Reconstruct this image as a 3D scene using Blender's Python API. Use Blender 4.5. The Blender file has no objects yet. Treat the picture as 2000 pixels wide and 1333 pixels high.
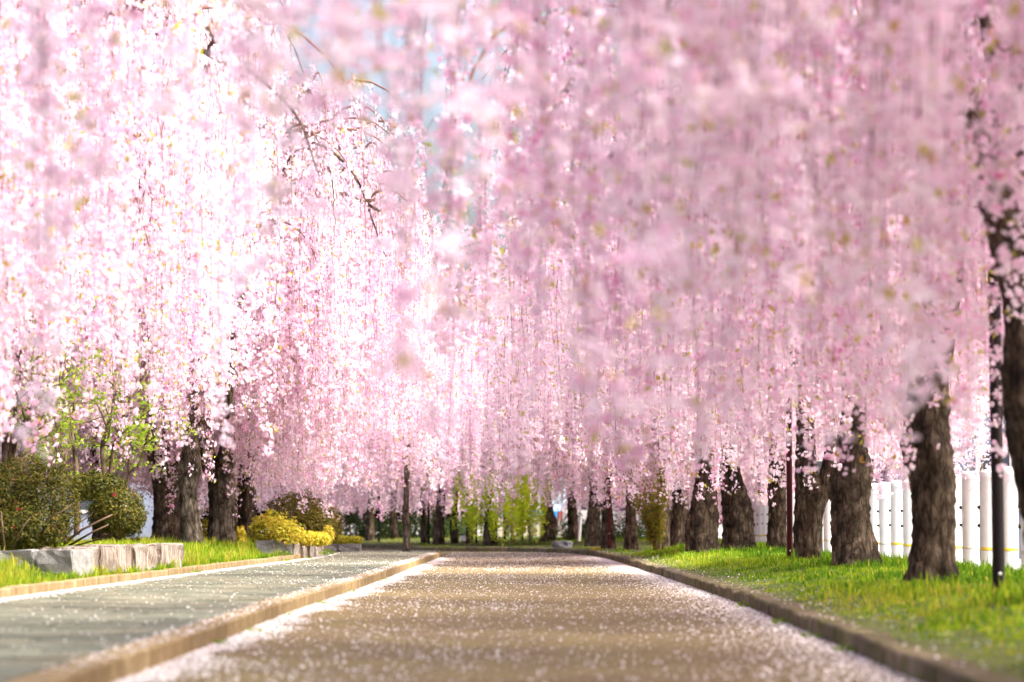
import bpy, bmesh, math, random
import numpy as np
from mathutils import Vector

# ------------------------------------------------------------------ camera, light
sc = bpy.context.scene
col = sc.collection
CAM_H, FPX, HZ = 0.60, 4722.0, 1020.0          # eye height, focal length in photo pixels, horizon row
PITCH = math.atan((HZ - 666.5) / FPX)
cam_d = bpy.data.cameras.new('camera')
cam = bpy.data.objects.new('camera', cam_d); col.objects.link(cam)
cam_d.sensor_fit = 'HORIZONTAL'; cam_d.sensor_width = 36.0; cam_d.lens = FPX / 2000 * 36.0
cam_d.clip_start = 0.1; cam_d.clip_end = 2000
cam.location = (0, 0, CAM_H); cam.rotation_euler = (math.pi / 2 + PITCH, 0, 0)
cam_d.dof.use_dof = True; cam_d.dof.focus_distance = 26.0; cam_d.dof.aperture_fstop = 2.2
sc.camera = cam

SUN_ELEV, SUN_AZ = math.radians(50), math.radians(108)    # azimuth clockwise from +Y (towards +X)
w = bpy.data.worlds.new('World'); sc.world = w; w.use_nodes = True
nt = w.node_tree
sky = nt.nodes.new('ShaderNodeTexSky'); sky.sky_type = 'NISHITA'; sky.sun_disc = False
sky.sun_elevation = SUN_ELEV; sky.sun_rotation = SUN_AZ
sky.air_density = 1.0; sky.dust_density = 10.0; sky.ozone_density = 1.0
nt.links.new(sky.outputs[0], nt.nodes['Background'].inputs[0])
nt.nodes['Background'].inputs[1].default_value = 0.15
sl = bpy.data.lights.new('sun', 'SUN'); so = bpy.data.objects.new('sun', sl); col.objects.link(so)
sl.energy = 1.5; sl.angle = math.radians(12); sl.color = (1.0, 0.965, 0.92)
sd = Vector((math.sin(SUN_AZ) * math.cos(SUN_ELEV), math.cos(SUN_AZ) * math.cos(SUN_ELEV), math.sin(SUN_ELEV)))
so.rotation_euler = sd.to_track_quat('Z', 'Y').to_euler(); so.location = (0, 0, 30)
sc.view_settings.view_transform = 'Standard'; sc.view_settings.look = 'None'
sc.view_settings.exposure = 1.88; sc.view_settings.gamma = 1.0; sc.view_settings.use_curve_mapping = False
sc.render.engine = 'CYCLES'
cy = sc.cycles
cy.max_bounces = 9; cy.diffuse_bounces = 5; cy.glossy_bounces = 3; cy.transmission_bounces = 6; cy.transparent_max_bounces = 8
cy.sample_clamp_indirect = 6.0; cy.use_denoising = True
try: cy.use_adaptive_sampling = True; cy.adaptive_threshold = 0.015
except Exception: pass

rng = np.random.default_rng(11); random.seed(11)
CP, SP = math.cos(PITCH), math.sin(PITCH)
def ray(px, py):
    a, b = (px - 1000) / FPX, (666.5 - py) / FPX
    return Vector((a, CP - b * SP, SP + b * CP))
def at(px, py, Y):                       # point seen at a pixel, Y metres ahead
    r = ray(px, py); return Vector((0, 0, CAM_H)) + r * (Y / r.y)
def on(px, py, z):                       # point seen at a pixel on the level z
    r = ray(px, py); return Vector((0, 0, CAM_H)) + r * ((z - CAM_H) / r.z)

# ------------------------------------------------------------------ materials
def mat(name, color=(.5, .5, .5), rough=.8, spec=.2):
    m = bpy.data.materials.new(name); m.use_nodes = True
    b = m.node_tree.nodes['Principled BSDF']
    b.inputs['Base Color'].default_value = (*color, 1); b.inputs['Roughness'].default_value = rough
    b.inputs['Specular IOR Level'].default_value = spec
    return m, m.node_tree, b
def N(t, typ, **kw):
    n = t.nodes.new(typ)
    for k, v in kw.items():
        if k in n.inputs: n.inputs[k].default_value = v
        else: setattr(n, k, v)
    return n
def ramp(t, stops, fac=None):
    r = t.nodes.new('ShaderNodeValToRGB'); e = r.color_ramp.elements
    while len(e) < len(stops): e.new(0.5)
    for i, (p, c) in enumerate(stops): e[i].position = p; e[i].color = (*c, 1)
    if fac is not None: t.links.new(fac, r.inputs[0])
    return r
def coords(t, scale=None, kind='Object'):
    c = t.nodes.new('ShaderNodeTexCoord')
    if scale is None: return c.outputs[kind]
    mp = N(t, 'ShaderNodeMapping'); mp.inputs['Scale'].default_value = scale
    t.links.new(c.outputs[kind], mp.inputs[0]); return mp.outputs[0]
def world_pos(t, scale=None):
    g = t.nodes.new('ShaderNodeNewGeometry')
    if scale is None: return g.outputs['Position']
    mp = N(t, 'ShaderNodeMapping'); mp.inputs['Scale'].default_value = scale
    t.links.new(g.outputs['Position'], mp.inputs[0]); return mp.outputs[0]
def noise(t, vec, scale, detail=4, rough=.6, dist=0):
    n = N(t, 'ShaderNodeTexNoise', Scale=scale, Detail=detail, Roughness=rough, Distortion=dist)
    t.links.new(vec, n.inputs['Vector']); return n.outputs['Fac']
def mixc(t, fac, a, b, blend='MIX'):
    m = N(t, 'ShaderNodeMix', data_type='RGBA', blend_type=blend)
    for s, v in ((0, fac), (6, a), (7, b)):
        if hasattr(v, 'is_output') or hasattr(v, 'links'): t.links.new(v, m.inputs[s])
        else: m.inputs[s].default_value = v if s == 0 else (*v, 1)
    return m.outputs[2]
def bump(t, b, h, strength, dist=.02):
    n = N(t, 'ShaderNodeBump', Strength=strength, Distance=dist)
    t.links.new(h, n.inputs['Height']); t.links.new(n.outputs[0], b.inputs['Normal'])

def leafy(name, stops, transl=.45, obj_var=0.0, gloss=0.0):
    """thin leaf or petal: colour by the per-leaf tint, light passes through"""
    m = bpy.data.materials.new(name); m.use_nodes = True; t = m.node_tree; t.nodes.clear()
    out = t.nodes.new('ShaderNodeOutputMaterial')
    a = N(t, 'ShaderNodeAttribute', attribute_name='tint')
    r = ramp(t, stops, a.outputs['Fac'])
    c = r.outputs[0]
    if obj_var:
        oi = t.nodes.new('ShaderNodeObjectInfo')
        h = N(t, 'ShaderNodeHueSaturation')
        mr = N(t, 'ShaderNodeMapRange'); mr.inputs[3].default_value = 1 - obj_var; mr.inputs[4].default_value = 1 + obj_var
        t.links.new(oi.outputs['Random'], mr.inputs[0]); t.links.new(mr.outputs[0], h.inputs['Saturation'])
        t.links.new(c, h.inputs['Color']); c = h.outputs[0]
    d = t.nodes.new('ShaderNodeBsdfDiffuse'); tr = t.nodes.new('ShaderNodeBsdfTranslucent')
    mx = N(t, 'ShaderNodeMixShader'); mx.inputs[0].default_value = transl
    t.links.new(c, d.inputs[0]); t.links.new(c, tr.inputs[0])
    t.links.new(d.outputs[0], mx.inputs[1]); t.links.new(tr.outputs[0], mx.inputs[2])
    last = mx.outputs[0]
    if gloss:
        g = t.nodes.new('ShaderNodeBsdfGlossy'); g.inputs['Roughness'].default_value = .45
        m2 = N(t, 'ShaderNodeMixShader'); m2.inputs[0].default_value = gloss
        t.links.new(last, m2.inputs[1]); t.links.new(g.outputs[0], m2.inputs[2]); last = m2.outputs[0]
    t.links.new(last, out.inputs[0])
    return m

M = {}
M['petal'] = leafy('petal', [(0, (.94, .86, .93)), (.45, (.925, .775, .895)), (.8, (.90, .60, .80)), (.93, (.82, .44, .66)), (1, (.72, .18, .44))], .45, .12)
M['ground_petal'] = leafy('ground_petal', [(0, (.92, .91, .90)), (.6, (.90, .85, .86)), (1, (.75, .64, .62))], .25)
M['young_leaf'] = leafy('young_leaf', [(0, (.46, .52, .05)), (.5, (.56, .54, .06)), (.8, (.58, .42, .06)), (1, (.45, .25, .07))], .5)
M['green_leaf'] = leafy('green_leaf', [(0, (.16, .30, .03)), (.6, (.30, .44, .04)), (1, (.42, .50, .06))], .5)
M['willow_leaf'] = leafy('willow_leaf', [(0, (.50, .66, .04)), (1, (.78, .82, .10))], .55)
M['azalea_leaf'] = leafy('azalea_leaf', [(0, (.035, .050, .010)), (.4, (.085, .095, .014)), (.75, (.19, .165, .022)), (.93, (.19, .085, .022)), (1, (.12, .035, .02))], .25, gloss=.015)
M['hedge_leaf'] = leafy('hedge_leaf', [(0, (.07, .07, .015)), (.5, (.14, .12, .02)), (1, (.22, .13, .03))], .25, gloss=.01)
M['hedge_green'] = leafy('hedge_green', [(0, (.03, .06, .02)), (1, (.09, .13, .04))], .25)
M['yellow_leaf'] = leafy('yellow_leaf', [(0, (.28, .29, .03)), (.4, (.60, .55, .06)), (.8, (.80, .66, .12)), (1, (.78, .48, .08))], .4)
M['olive_leaf'] = leafy('olive_leaf', [(0, (.12, .13, .02)), (.6, (.25, .24, .03)), (1, (.30, .16, .04))], .4)
M['grass'] = leafy('grass', [(0, (.06, .15, .012)), (.4, (.15, .29, .018)), (.75, (.36, .46, .03)), (1, (.52, .46, .08))], .45)
M['bud'] = leafy('red_bud', [(0, (.55, .04, .10)), (1, (.65, .07, .14))], .3)

def bark(name, c0, c1, c2, sc_=1.0):
    m, t, b = mat(name, rough=.95, spec=.1)
    v = coords(t, (1, 1, .22))
    n1 = noise(t, v, 22 * sc_, 9, .78, 1.2); n2 = noise(t, coords(t), 5 * sc_, 4, .6)
    vo = N(t, 'ShaderNodeTexVoronoi', Scale=17 * sc_, feature='DISTANCE_TO_EDGE'); t.links.new(v, vo.inputs['Vector'])
    r = ramp(t, [(.36, c0), (.52, c1), (.68, c2)], n1)
    c = mixc(t, ramp(t, [(.4, (0, 0, 0)), (.62, (1, 1, 1))], n2).outputs[0], r.outputs[0], (.060, .046, .036))
    crk = ramp(t, [(.0, (.30, .28, .26)), (.10, (.75, .73, .70)), (.22, (1, 1, 1))], vo.outputs[0]).outputs[0]
    c = mixc(t, .85, c, crk, 'MULTIPLY')
    t.links.new(c, b.inputs['Base Color'])
    ad = N(t, 'ShaderNodeMath', operation='MULTIPLY_ADD'); t.links.new(n1, ad.inputs[0]); ad.inputs[1].default_value = 1.3
    t.links.new(vo.outputs[0], ad.inputs[2]); bump(t, b, ad.outputs[0], 1.0, .06)
    return m
M['bark'] = bark('cherry_bark', (.055, .042, .031), (.23, .175, .125), (.52, .42, .31))
M['bark_grey'] = bark('grey_bark', (.13, .11, .09), (.32, .27, .215), (.54, .48, .40))
M['myrtle_bark'] = bark('myrtle_bark', (.24, .16, .11), (.36, .25, .18), (.46, .36, .27), .5)
M['twig'] = mat('twig', (.20, .12, .10), .9, .1)[0]
M['stem'] = mat('stem', (.16, .11, .075), .9, .1)[0]
M['moss'] = mat('moss', (.10, .13, .02), 1, .05)[0]

def road_mat():
    m, t, b = mat('gravel_road', rough=.95, spec=.15); p = world_pos(t)
    n1 = noise(t, p, 60, 5, .8); n2 = noise(t, p, 1.3, 5, .6); n3 = noise(t, p, 18, 4, .7)
    c = ramp(t, [(.38, (.045, .031, .016)), (.5, (.150, .112, .058)), (.64, (.37, .30, .18))], n1).outputs[0]
    c = mixc(t, ramp(t, [(.4, (0, 0, 0)), (.7, (.5, .5, .5))], n3).outputs[0], c, (.18, .12, .07))
    c = mixc(t, ramp(t, [(.42, (0, 0, 0)), (.66, (.55, .55, .55))], n2).outputs[0], c, (.22, .18, .07))
    t.links.new(c, b.inputs['Base Color']); bump(t, b, n1, .6, .012); return m
M['road'] = road_mat()
def stone_mat(name, stops, scale, var=.25, bs=.4, stain=None, rough=.9):
    m, t, b = mat(name, rough=rough, spec=.2); p = world_pos(t)
    n1 = noise(t, p, scale, 6, .65); n2 = noise(t, p, scale * 6, 3, .7)
    c = ramp(t, stops, n1).outputs[0]
    c = mixc(t, .35, c, ramp(t, [(.3, (.1, .1, .1)), (.7, (.9, .9, .9))], n2).outputs[0], 'OVERLAY')
    if stain:
        ns = noise(t, world_pos(t, stain[0]), stain[1], 6, .65)
        c = mixc(t, ramp(t, [(.43, (0, 0, 0)), (.56, (1, 1, 1))], ns).outputs[0], c, stain[2])
    oi = t.nodes.new('ShaderNodeObjectInfo'); mr = N(t, 'ShaderNodeMapRange'); mr.inputs[3].default_value = 1 - var; mr.inputs[4].default_value = 1 + var
    h = N(t, 'ShaderNodeHueSaturation'); t.links.new(oi.outputs['Random'], mr.inputs[0]); t.links.new(mr.outputs[0], h.inputs['Value'])
    t.links.new(c, h.inputs['Color']); t.links.new(h.outputs[0], b.inputs['Base Color']); bump(t, b, n2, bs, .01); return m
M['paver'] = stone_mat('green_slate_paver', [(.3, (.085, .095, .068)), (.52, (.140, .148, .108)), (.72, (.175, .145, .085))], 2.2, .22, .3)
M['joint'] = stone_mat('paver_joint', [(.3, (.10, .085, .05)), (.7, (.18, .15, .09))], 8, .0)
M['kerb'] = stone_mat('kerb_concrete', [(.3, (.19, .135, .065)), (.55, (.31, .235, .125)), (.8, (.42, .345, .22))], 7, .10, .5, ((8, 8, 1.5), 1.0, (.215, .155, .075)))
M['kerb_old'] = stone_mat('kerb_mossy_stone', [(.3, (.10, .075, .05)), (.55, (.19, .15, .105)), (.8, (.30, .25, .19))], 9, .28, .7, ((6, 6, 6), 1.0, (.12, .11, .04)))
M['granite'] = stone_mat('granite_block', [(.3, (.26, .24, .21)), (.55, (.42, .39, .35)), (.8, (.54, .52, .48))], 26, .08, .6, ((42, 42, 2.0), 1.0, (.16, .115, .085)))
M['granite_grey'] = stone_mat('granite_grey', [(.3, (.20, .205, .205)), (.55, (.30, .305, .30)), (.8, (.40, .40, .39))], 18, .12, .9)
M['soil'] = stone_mat('soil', [(.3, (.06, .07, .02)), (.6, (.10, .12, .03)), (.8, (.15, .12, .06))], 5, .0)
M['lot'] = stone_mat('lot_gravel', [(.3, (.20, .19, .18)), (.6, (.27, .26, .25)), (.8, (.34, .33, .31))], 9, .0)
def simple(name, c, rough=.6, spec=.3, nz=.12, scale=9):
    m, t, b = mat(name, c, rough, spec); n = noise(t, coords(t), scale, 5, .65)
    d = tuple(x * (1 - nz * 2) for x in c); l = tuple(min(1, x * (1 + nz)) for x in c)
    t.links.new(ramp(t, [(.3, d), (.7, l)], n).outputs[0], b.inputs['Base Color']); return m
M['white_post'] = simple('white_plastic', (.80, .82, .83), .45, .4, .04)
M['band'] = simple('yellow_band', (.62, .47, .04), .5, .3)
M['band_grey'] = simple('faded_band', (.50, .48, .36), .6, .3)
M['black'] = simple('black_rubber', (.02, .02, .022), .5, .4)
M['pole_black'] = simple('dark_brown_paint', (.014, .011, .011), .6, .15)
M['pole_maroon'] = simple('maroon_paint', (.075, .014, .014), .6, .15)
M['sign_white'] = simple('sign_white', (.82, .82, .82), .5, .3, .02)
M['red'] = simple('red_paint', (.65, .08, .05), .5)
M['wood'] = simple('prop_wood', (.50, .30, .08), .8, .2)
M['wall_blue'] = simple('blue_grey_siding', (.20, .24, .33), .7, .2)
M['wall_cream'] = simple('cream_wall', (.68, .64, .54), .8, .2, .05)
M['wall_sky'] = simple('pale_blue_wall', (.50, .66, .74), .7, .2, .05)
M['blue'] = simple('bright_blue_panel', (.02, .22, .50), .5, .3, .05)
M['roof'] = simple('dark_roof', (.07, .075, .085), .7, .3)
M['teal'] = simple('teal_panel', (.03, .30, .32), .5, .3)
M['glass'] = mat('dark_glass', (.02, .05, .07), .08, .6)[0]
M['car_paint'] = mat('car_white', (.75, .77, .78), .25, .6)[0]
M['tyre'] = mat('tyre', (.02, .02, .02), .8, .2)[0]
M['daffodil'] = leafy('daffodil_yellow', [(0, (.85, .62, .04)), (1, (.88, .72, .12))], .35)

# ------------------------------------------------------------------ mesh helpers
def mesh_np(name, V, F, m=None, tint=None, smooth=False):
    """V (n,3) array, F (k,3) or (k,4) array"""
    V = np.asarray(V, np.float32); F = np.asarray(F, np.int32)
    me = bpy.data.meshes.new(name); k = F.shape[1]
    me.vertices.add(len(V)); me.vertices.foreach_set('co', V.ravel())
    me.loops.add(F.size); me.loops.foreach_set('vertex_index', F.ravel())
    me.polygons.add(len(F)); me.polygons.foreach_set('loop_start', np.arange(0, F.size, k, dtype=np.int32))
    me.polygons.foreach_set('loop_total', np.full(len(F), k, np.int32))
    if smooth: me.polygons.foreach_set('use_smooth', np.ones(len(F), bool))
    if tint is not None:
        a = me.attributes.new('tint', 'FLOAT', 'POINT'); a.data.foreach_set('value', np.asarray(tint, np.float32))
    me.update(calc_edges=True)
    if m: me.materials.append(M[m] if isinstance(m, str) else m)
    return me
def link(name, me, parent=None, loc=None, **props):
    o = bpy.data.objects.new(name, me); col.objects.link(o)
    if parent is not None: o.parent = parent
    if loc is not None: o.location = loc
    for k, v in props.items(): o[k] = v
    return o
def thing(name, label, category, loc=(0, 0, 0), group=None):
    o = link(name, None, loc=loc, label=label, category=category)
    if group: o['group'] = group
    return o
class MB:
    """collects shapes for one mesh"""
    def __init__(s): s.v = []; s.f = []
    def add(s, V, F):
        n = len(s.v); s.v += [tuple(p) for p in V]; s.f += [tuple(i + n for i in f) for f in F]; return s
    def box(s, c, d, rz=0):
        cx, cy_, cz = c; x, y, z = d[0] / 2, d[1] / 2, d[2] / 2; cr, sr = math.cos(rz), math.sin(rz)
        P = [(cx + a * x * cr - b * y * sr, cy_ + a * x * sr + b * y * cr, cz + e * z) for a, b, e in
             ((-1, -1, -1), (1, -1, -1), (1, 1, -1), (-1, 1, -1), (-1, -1, 1), (1, -1, 1), (1, 1, 1), (-1, 1, 1))]
        return s.add(P, [(3, 2, 1, 0), (4, 5, 6, 7), (0, 1, 5, 4), (1, 2, 6, 5), (2, 3, 7, 6), (3, 0, 4, 7)])
    def tube(s, pts, rad, n=8, cap=True):
        V, F = tube(pts, rad, n); s.add(V, F.tolist())
        if cap: s.f.append(tuple(range(len(s.v) - n, len(s.v)))); s.f.append(tuple(range(len(s.v) - len(V) + n - 1, len(s.v) - len(V) - 1, -1)))
        return s
    def lathe(s, prof, n=20, c=(0, 0, 0)):
        V = [(c[0] + r * math.cos(2 * math.pi * k / n), c[1] + r * math.sin(2 * math.pi * k / n), c[2] + z) for r, z in prof for k in range(n)]
        F = [(i * n + k, i * n + (k + 1) % n, (i + 1) * n + (k + 1) % n, (i + 1) * n + k) for i in range(len(prof) - 1) for k in range(n)]
        F.append(tuple(range((len(prof) - 1) * n, len(prof) * n))); return s.add(V, F)
    def mesh(s, name, m=None, smooth=False):
        me = bpy.data.meshes.new(name); me.from_pydata(s.v, [], s.f); me.update()
        if m: me.materials.append(M[m])
        if smooth: me.polygons.foreach_set('use_smooth', np.ones(len(me.polygons), bool))
        return me
    def build(s, name, m, parent=None, smooth=False, loc=None, **props):
        return link(name, s.mesh(name, m, smooth), parent, loc, **props)
def tube(pts, rad, n=8):
    pts = np.asarray([tuple(p) for p in pts], float); k = len(pts); rad = np.broadcast_to(np.asarray(rad, float), (k,))
    t = np.gradient(pts, axis=0); t /= np.linalg.norm(t, axis=1)[:, None] + 1e-9
    ref = np.array([1., 0.03, 0.02]) if abs(t[:, 2]).mean() > .5 else np.array([0., 0.05, 1.])
    u = np.cross(t, ref); u /= np.linalg.norm(u, axis=1)[:, None] + 1e-9; v = np.cross(t, u)
    a = np.arange(n) * 2 * np.pi / n
    V = pts[:, None] + rad[:, None, None] * (np.cos(a)[None, :, None] * u[:, None] + np.sin(a)[None, :, None] * v[:, None])
    i, j = np.meshgrid(np.arange(k - 1), np.arange(n), indexing='ij'); j2 = (j + 1) % n
    F = np.stack([i * n + j, i * n + j2, (i + 1) * n + j2, (i + 1) * n + j], -1).reshape(-1, 4)
    return V.reshape(-1, 3), F
def crom(P, n):
    """smooth curve through control points, resampled to n points evenly by length"""
    P = np.asarray(P, float); Q = np.vstack([2 * P[0] - P[1], P, 2 * P[-1] - P[-2]]); out = []
    for i in range(1, len(Q) - 2):
        t = np.linspace(0, 1, 24, endpoint=False)[:, None]; a, b, c, d = Q[i - 1], Q[i], Q[i + 1], Q[i + 2]
        out.append(.5 * (2 * b + (c - a) * t + (2 * a - 5 * b + 4 * c - d) * t ** 2 + (3 * b - a - 3 * c + d) * t ** 3))
    out = np.vstack(out + [P[-1:]]); s = np.r_[0, np.cumsum(np.linalg.norm(np.diff(out, axis=0), axis=1))]
    q = np.linspace(0, s[-1], n); return np.stack([np.interp(q, s, out[:, k]) for k in range(P.shape[1])], 1)
def unit(v): return v / (np.linalg.norm(v, axis=-1, keepdims=True) + 1e-9)
def frames(nrm, g):
    """two random tangents for each normal"""
    r = unit(g.normal(size=nrm.shape)); u = unit(np.cross(nrm, r)); return u, np.cross(nrm, u)
def leaf_mesh(name, P, size, m, g, nrm=None, tint=None, axis=None, aspect=.45):
    """one folded diamond for each leaf"""
    n = len(P); size = np.broadcast_to(np.asarray(size, float), (n,))[:, None]
    nrm = unit(g.normal(size=(n, 3))) if nrm is None else unit(nrm)
    u, v = frames(nrm, g)
    if axis is not None: u = unit(axis); v = unit(np.cross(u, nrm)); nrm = np.cross(v, u)
    V = np.stack([P - u * size * .5, P + v * size * aspect * .5 + nrm * size * .07, P + u * size * .5 , P - v * size * aspect * .5 + nrm * size * .07], 1).reshape(-1, 3)
    i = np.arange(n)[:, None] * 4; F = np.concatenate([i + np.array([[0, 1, 2]]), i + np.array([[0, 2, 3]])])
    tint = g.random(n) if tint is None else tint
    return mesh_np(name, V, F, m, np.repeat(tint, 4))
def bevel_box(name, m, jit=.0, seed=0, off=.012, size=(1, 1, 1), seg=1):
    bm = bmesh.new(); bmesh.ops.create_cube(bm, size=1)
    for v in bm.verts: v.co = Vector((v.co.x * size[0], v.co.y * size[1], v.co.z * size[2]))
    r = random.Random(seed)
    for v in bm.verts: v.co += Vector((r.uniform(-jit, jit), r.uniform(-jit, jit), r.uniform(-jit, jit)))
    bmesh.ops.bevel(bm, geom=list(bm.edges), offset=off, segments=seg, affect='EDGES')
    me = bpy.data.meshes.new(name); bm.to_mesh(me); bm.free(); me.materials.append(M[m]); return me
def smooth01(x): x = np.clip(x, 0, 1); return x * x * (3 - 2 * x)
def vnoise(x, y, seed=0):
    """cheap smooth noise from a few sines, about -1..1"""
    g = np.random.default_rng(seed); s = 0
    for k in range(5):
        a, b, p = g.normal(size=3) * np.array([1.4, 1.4, 3]); s = s + np.sin(x * a + y * b + p)
    return s / 3.2

# ------------------------------------------------------------------ ground
RK = crom([(1.28, -10), (1.30, -4), (1.40, 3), (1.50, 8), (1.60, 13), (1.66, 18), (1.655, 24), (1.63, 30), (1.58, 36), (1.50, 40), (1.30, 44),
           (.85, 47), (.15, 48.8), (-.9, 49.4), (-1.75, 49.9), (-2.2, 51.5), (-2.7, 54.5), (-4.2, 57.5), (-8, 60), (-16, 62)], 400)
LK = crom([(-1.52, -4), (-1.46, 4), (-1.44, 9), (-1.42, 12), (-1.43, 15.5), (-1.34, 21), (-1.26, 30), (-1.17, 39.3)], 120)
PK = crom([(-3.45, -4), (-3.40, 6), (-3.30, 15.5), (-3.16, 21.3), (-3.03, 26), (-2.86, 31), (-2.82, 36), (-3.05, 39.2), (-3.9, 40.6), (-6, 41.2)], 200)
def rk_x(y): k = RK[:, 1] < 46; return np.interp(y, RK[k, 1], RK[k, 0])
def lk_x(y): return np.interp(y, LK[:, 1], LK[:, 0])
def pk_x(y): k = PK[:, 1] < 39.2; return np.interp(y, PK[k, 1], PK[k, 0])
SWZ = .10                                            # level of the paved walk

g_ = MB(); g_.add([(-400, -60, -.06), (400, -60, -.06), (400, 700, -.06), (-400, 700, -.06)], [(0, 1, 2, 3)])
g_.build('ground', 'lot', kind='structure', label='pale gravel ground beyond the grass verges', category='ground')
# gravel road: from the walk's kerb to the verge's kerb, and round the bend to the left behind the walk
gy = np.r_[np.linspace(-4, 39, 90)]
V = [(x, y, 0) for y in gy for x in (lk_x(y) - .05, .33 * rk_x(y) + .67 * lk_x(y), .67 * rk_x(y) + .33 * lk_x(y), rk_x(y) + .05)]
F = [(i * 4 + j, i * 4 + j + 1, i * 4 + j + 5, i * 4 + j + 4) for i in range(len(gy) - 1) for j in range(3)]
b_ = MB().add(V, F)
n0 = len(b_.v); b_.v += [(-18, 39, 0), (rk_x(39) + .05, 39, 0)]
kk = [i for i in range(len(RK)) if RK[i, 1] > 39.2]
b_.v += [(RK[i, 0], RK[i, 1] + .04, 0) for i in kk]; b_.f.append(tuple([n0, n0 + 1] + [n0 + 2 + i for i in range(len(kk))]))
b_.build('road', 'road', kind='structure', label='brown gravel road scattered with fallen petals', category='road')
# paved walk: a bed, then the slabs
sw_y = np.linspace(-4, 39, 80)
V = [(x, y, SWZ - .02) for y in sw_y for x in (pk_x(y) - .03, lk_x(y) - .10)]
walk = MB().add(V, [(2 * i, 2 * i + 1, 2 * i + 3, 2 * i + 2) for i in range(79)]).add(
    [(-3.0, 39, SWZ - .02), (-1.29, 39, SWZ - .02), (-1.45, 43, SWZ - .02), (-3.6, 43, SWZ - .02), (-3.9, 40.5, SWZ - .02)], [(0, 1, 2, 3, 4)]).build('pavement', 'joint', kind='structure',
    label='grey green slab pavement beside the gravel road', category='pavement')
slabs = []
row, y = 0, 3.0
while y < 42.6:
    x1 = (lk_x(min(y, 39)) - .165); x0 = pk_x(min(y, 38)) + .01; x = x1 - (.22 if row % 2 else .44)
    xs = [x1]
    while x > x0 + .1: xs.append(x); x -= .44
    xs.append(x0)
    for a, b in zip(xs[:-1], xs[1:]): slabs.append((b + .004, a - .004, y + .004, y + .296))
    y += .30; row += 1
pave = bevel_box('paver', 'paver', 0, 1, .05, (1, 1, 1))
vis = [s for s in slabs if s[3] > 7.5 and abs((s[0] + s[1]) / 2) < s[3] * .215 + .3]
rest = [s for s in slabs if s not in set(vis[:300])]
for (a, b, c, d) in vis[:300]:
    o = link('paver', pave, walk, ((a + b) / 2, (c + d) / 2, SWZ - .02 + random.uniform(-.0025, .0015)))
    o.scale = (b - a, d - c, .04); o.rotation_euler = (random.gauss(0, .003), random.gauss(0, .003), random.gauss(0, .004))
mb = MB()
for (a, b, c, d) in rest: mb.box(((a + b) / 2, (c + d) / 2, SWZ - .02 + random.uniform(-.0025, .0015)), (b - a, d - c, .04))
mb.build('paver', 'paver', walk, kind='stuff')

# kerbs: single stones laid along a line
def kerb(name, line, lens, mats, width, h, z0, side, label, y0, y1, jit, off):
    par = link(name, None, kind='structure', label=label, category='kerb')
    ms = [bevel_box('kerb_stone', m_, jit, s_, off) for s_, m_ in enumerate(mats)]
    s = np.r_[0, np.cumsum(np.linalg.norm(np.diff(line, axis=0), axis=1))]; q = 0; r = random.Random(len(name)); n = 0; restb = MB()
    while q < s[-1] - .2:
        L = r.uniform(*lens); q2 = min(q + L, s[-1])
        A = np.array([np.interp(q, s, line[:, k]) for k in (0, 1)]); B = np.array([np.interp(q2, s, line[:, k]) for k in (0, 1)])
        q = q2; mid = (A + B) / 2
        d = B - A; ln = np.linalg.norm(d); d /= ln; nr = np.array([d[1], -d[0]]) * side
        c = mid + nr * width / 2; rz = math.atan2(d[1], d[0]); dz = r.gauss(0, .004) * (jit > .005)
        if y0 < mid[1] < y1 and n < 300:
            o = link('kerb_stone', r.choice(ms), par, (c[0] + nr[0] * r.gauss(0, jit * .12), c[1] , z0 + h / 2 - .03 + dz))
            o.scale = (ln - (.022 if jit > .02 else .008), width * (1 + r.gauss(0, jit)), h + .06); o.rotation_euler = (r.gauss(0, jit * .6), r.gauss(0, jit * .3), rz + r.gauss(0, jit * .3)); n += 1
        else: restb.box((c[0], c[1], z0 + h / 2 - .03), (ln - .008, width, h + .06), rz)
    if restb.v: restb.build('kerb_stone', mats[0], par, kind='stuff')
    return par
kerb('kerb', LK, (.9, 1.25), ['kerb'] * 3, .15, .10, 0, -1, 'pale brown concrete kerb between gravel road and slab pavement', 5, 60, .004, .04)
kerb('kerb', PK, (.28, .62), ['kerb'] * 4, .10, .07, SWZ, -1, 'low brown kerb edging the planted bed along the slab pavement', 8, 60, .012, .06)
kerb('kerb', RK, (.2, .75), ['kerb_old'] * 5, .15, .09, 0, 1, 'weathered dark stone kerb between gravel road and grass verge', 5, 58, .04, .07)
# rounded end of the pavement kerb
mb = MB()
ce = np.array([-1.47, 39.3]); arc = [(ce[0] + .3 * math.cos(a), ce[1] + .9 * math.sin(a)) for a in np.linspace(0, math.pi * .5, 6)] + [(-2.4, 40.6), (-3.1, 42.9)]
kerb('kerb', crom(arc, 40), (.3, .45), ['kerb'], .14, .10, 0, -1, 'curved kerb end where the slab pavement meets the road bend', 30, 60, .004, .04)

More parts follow.
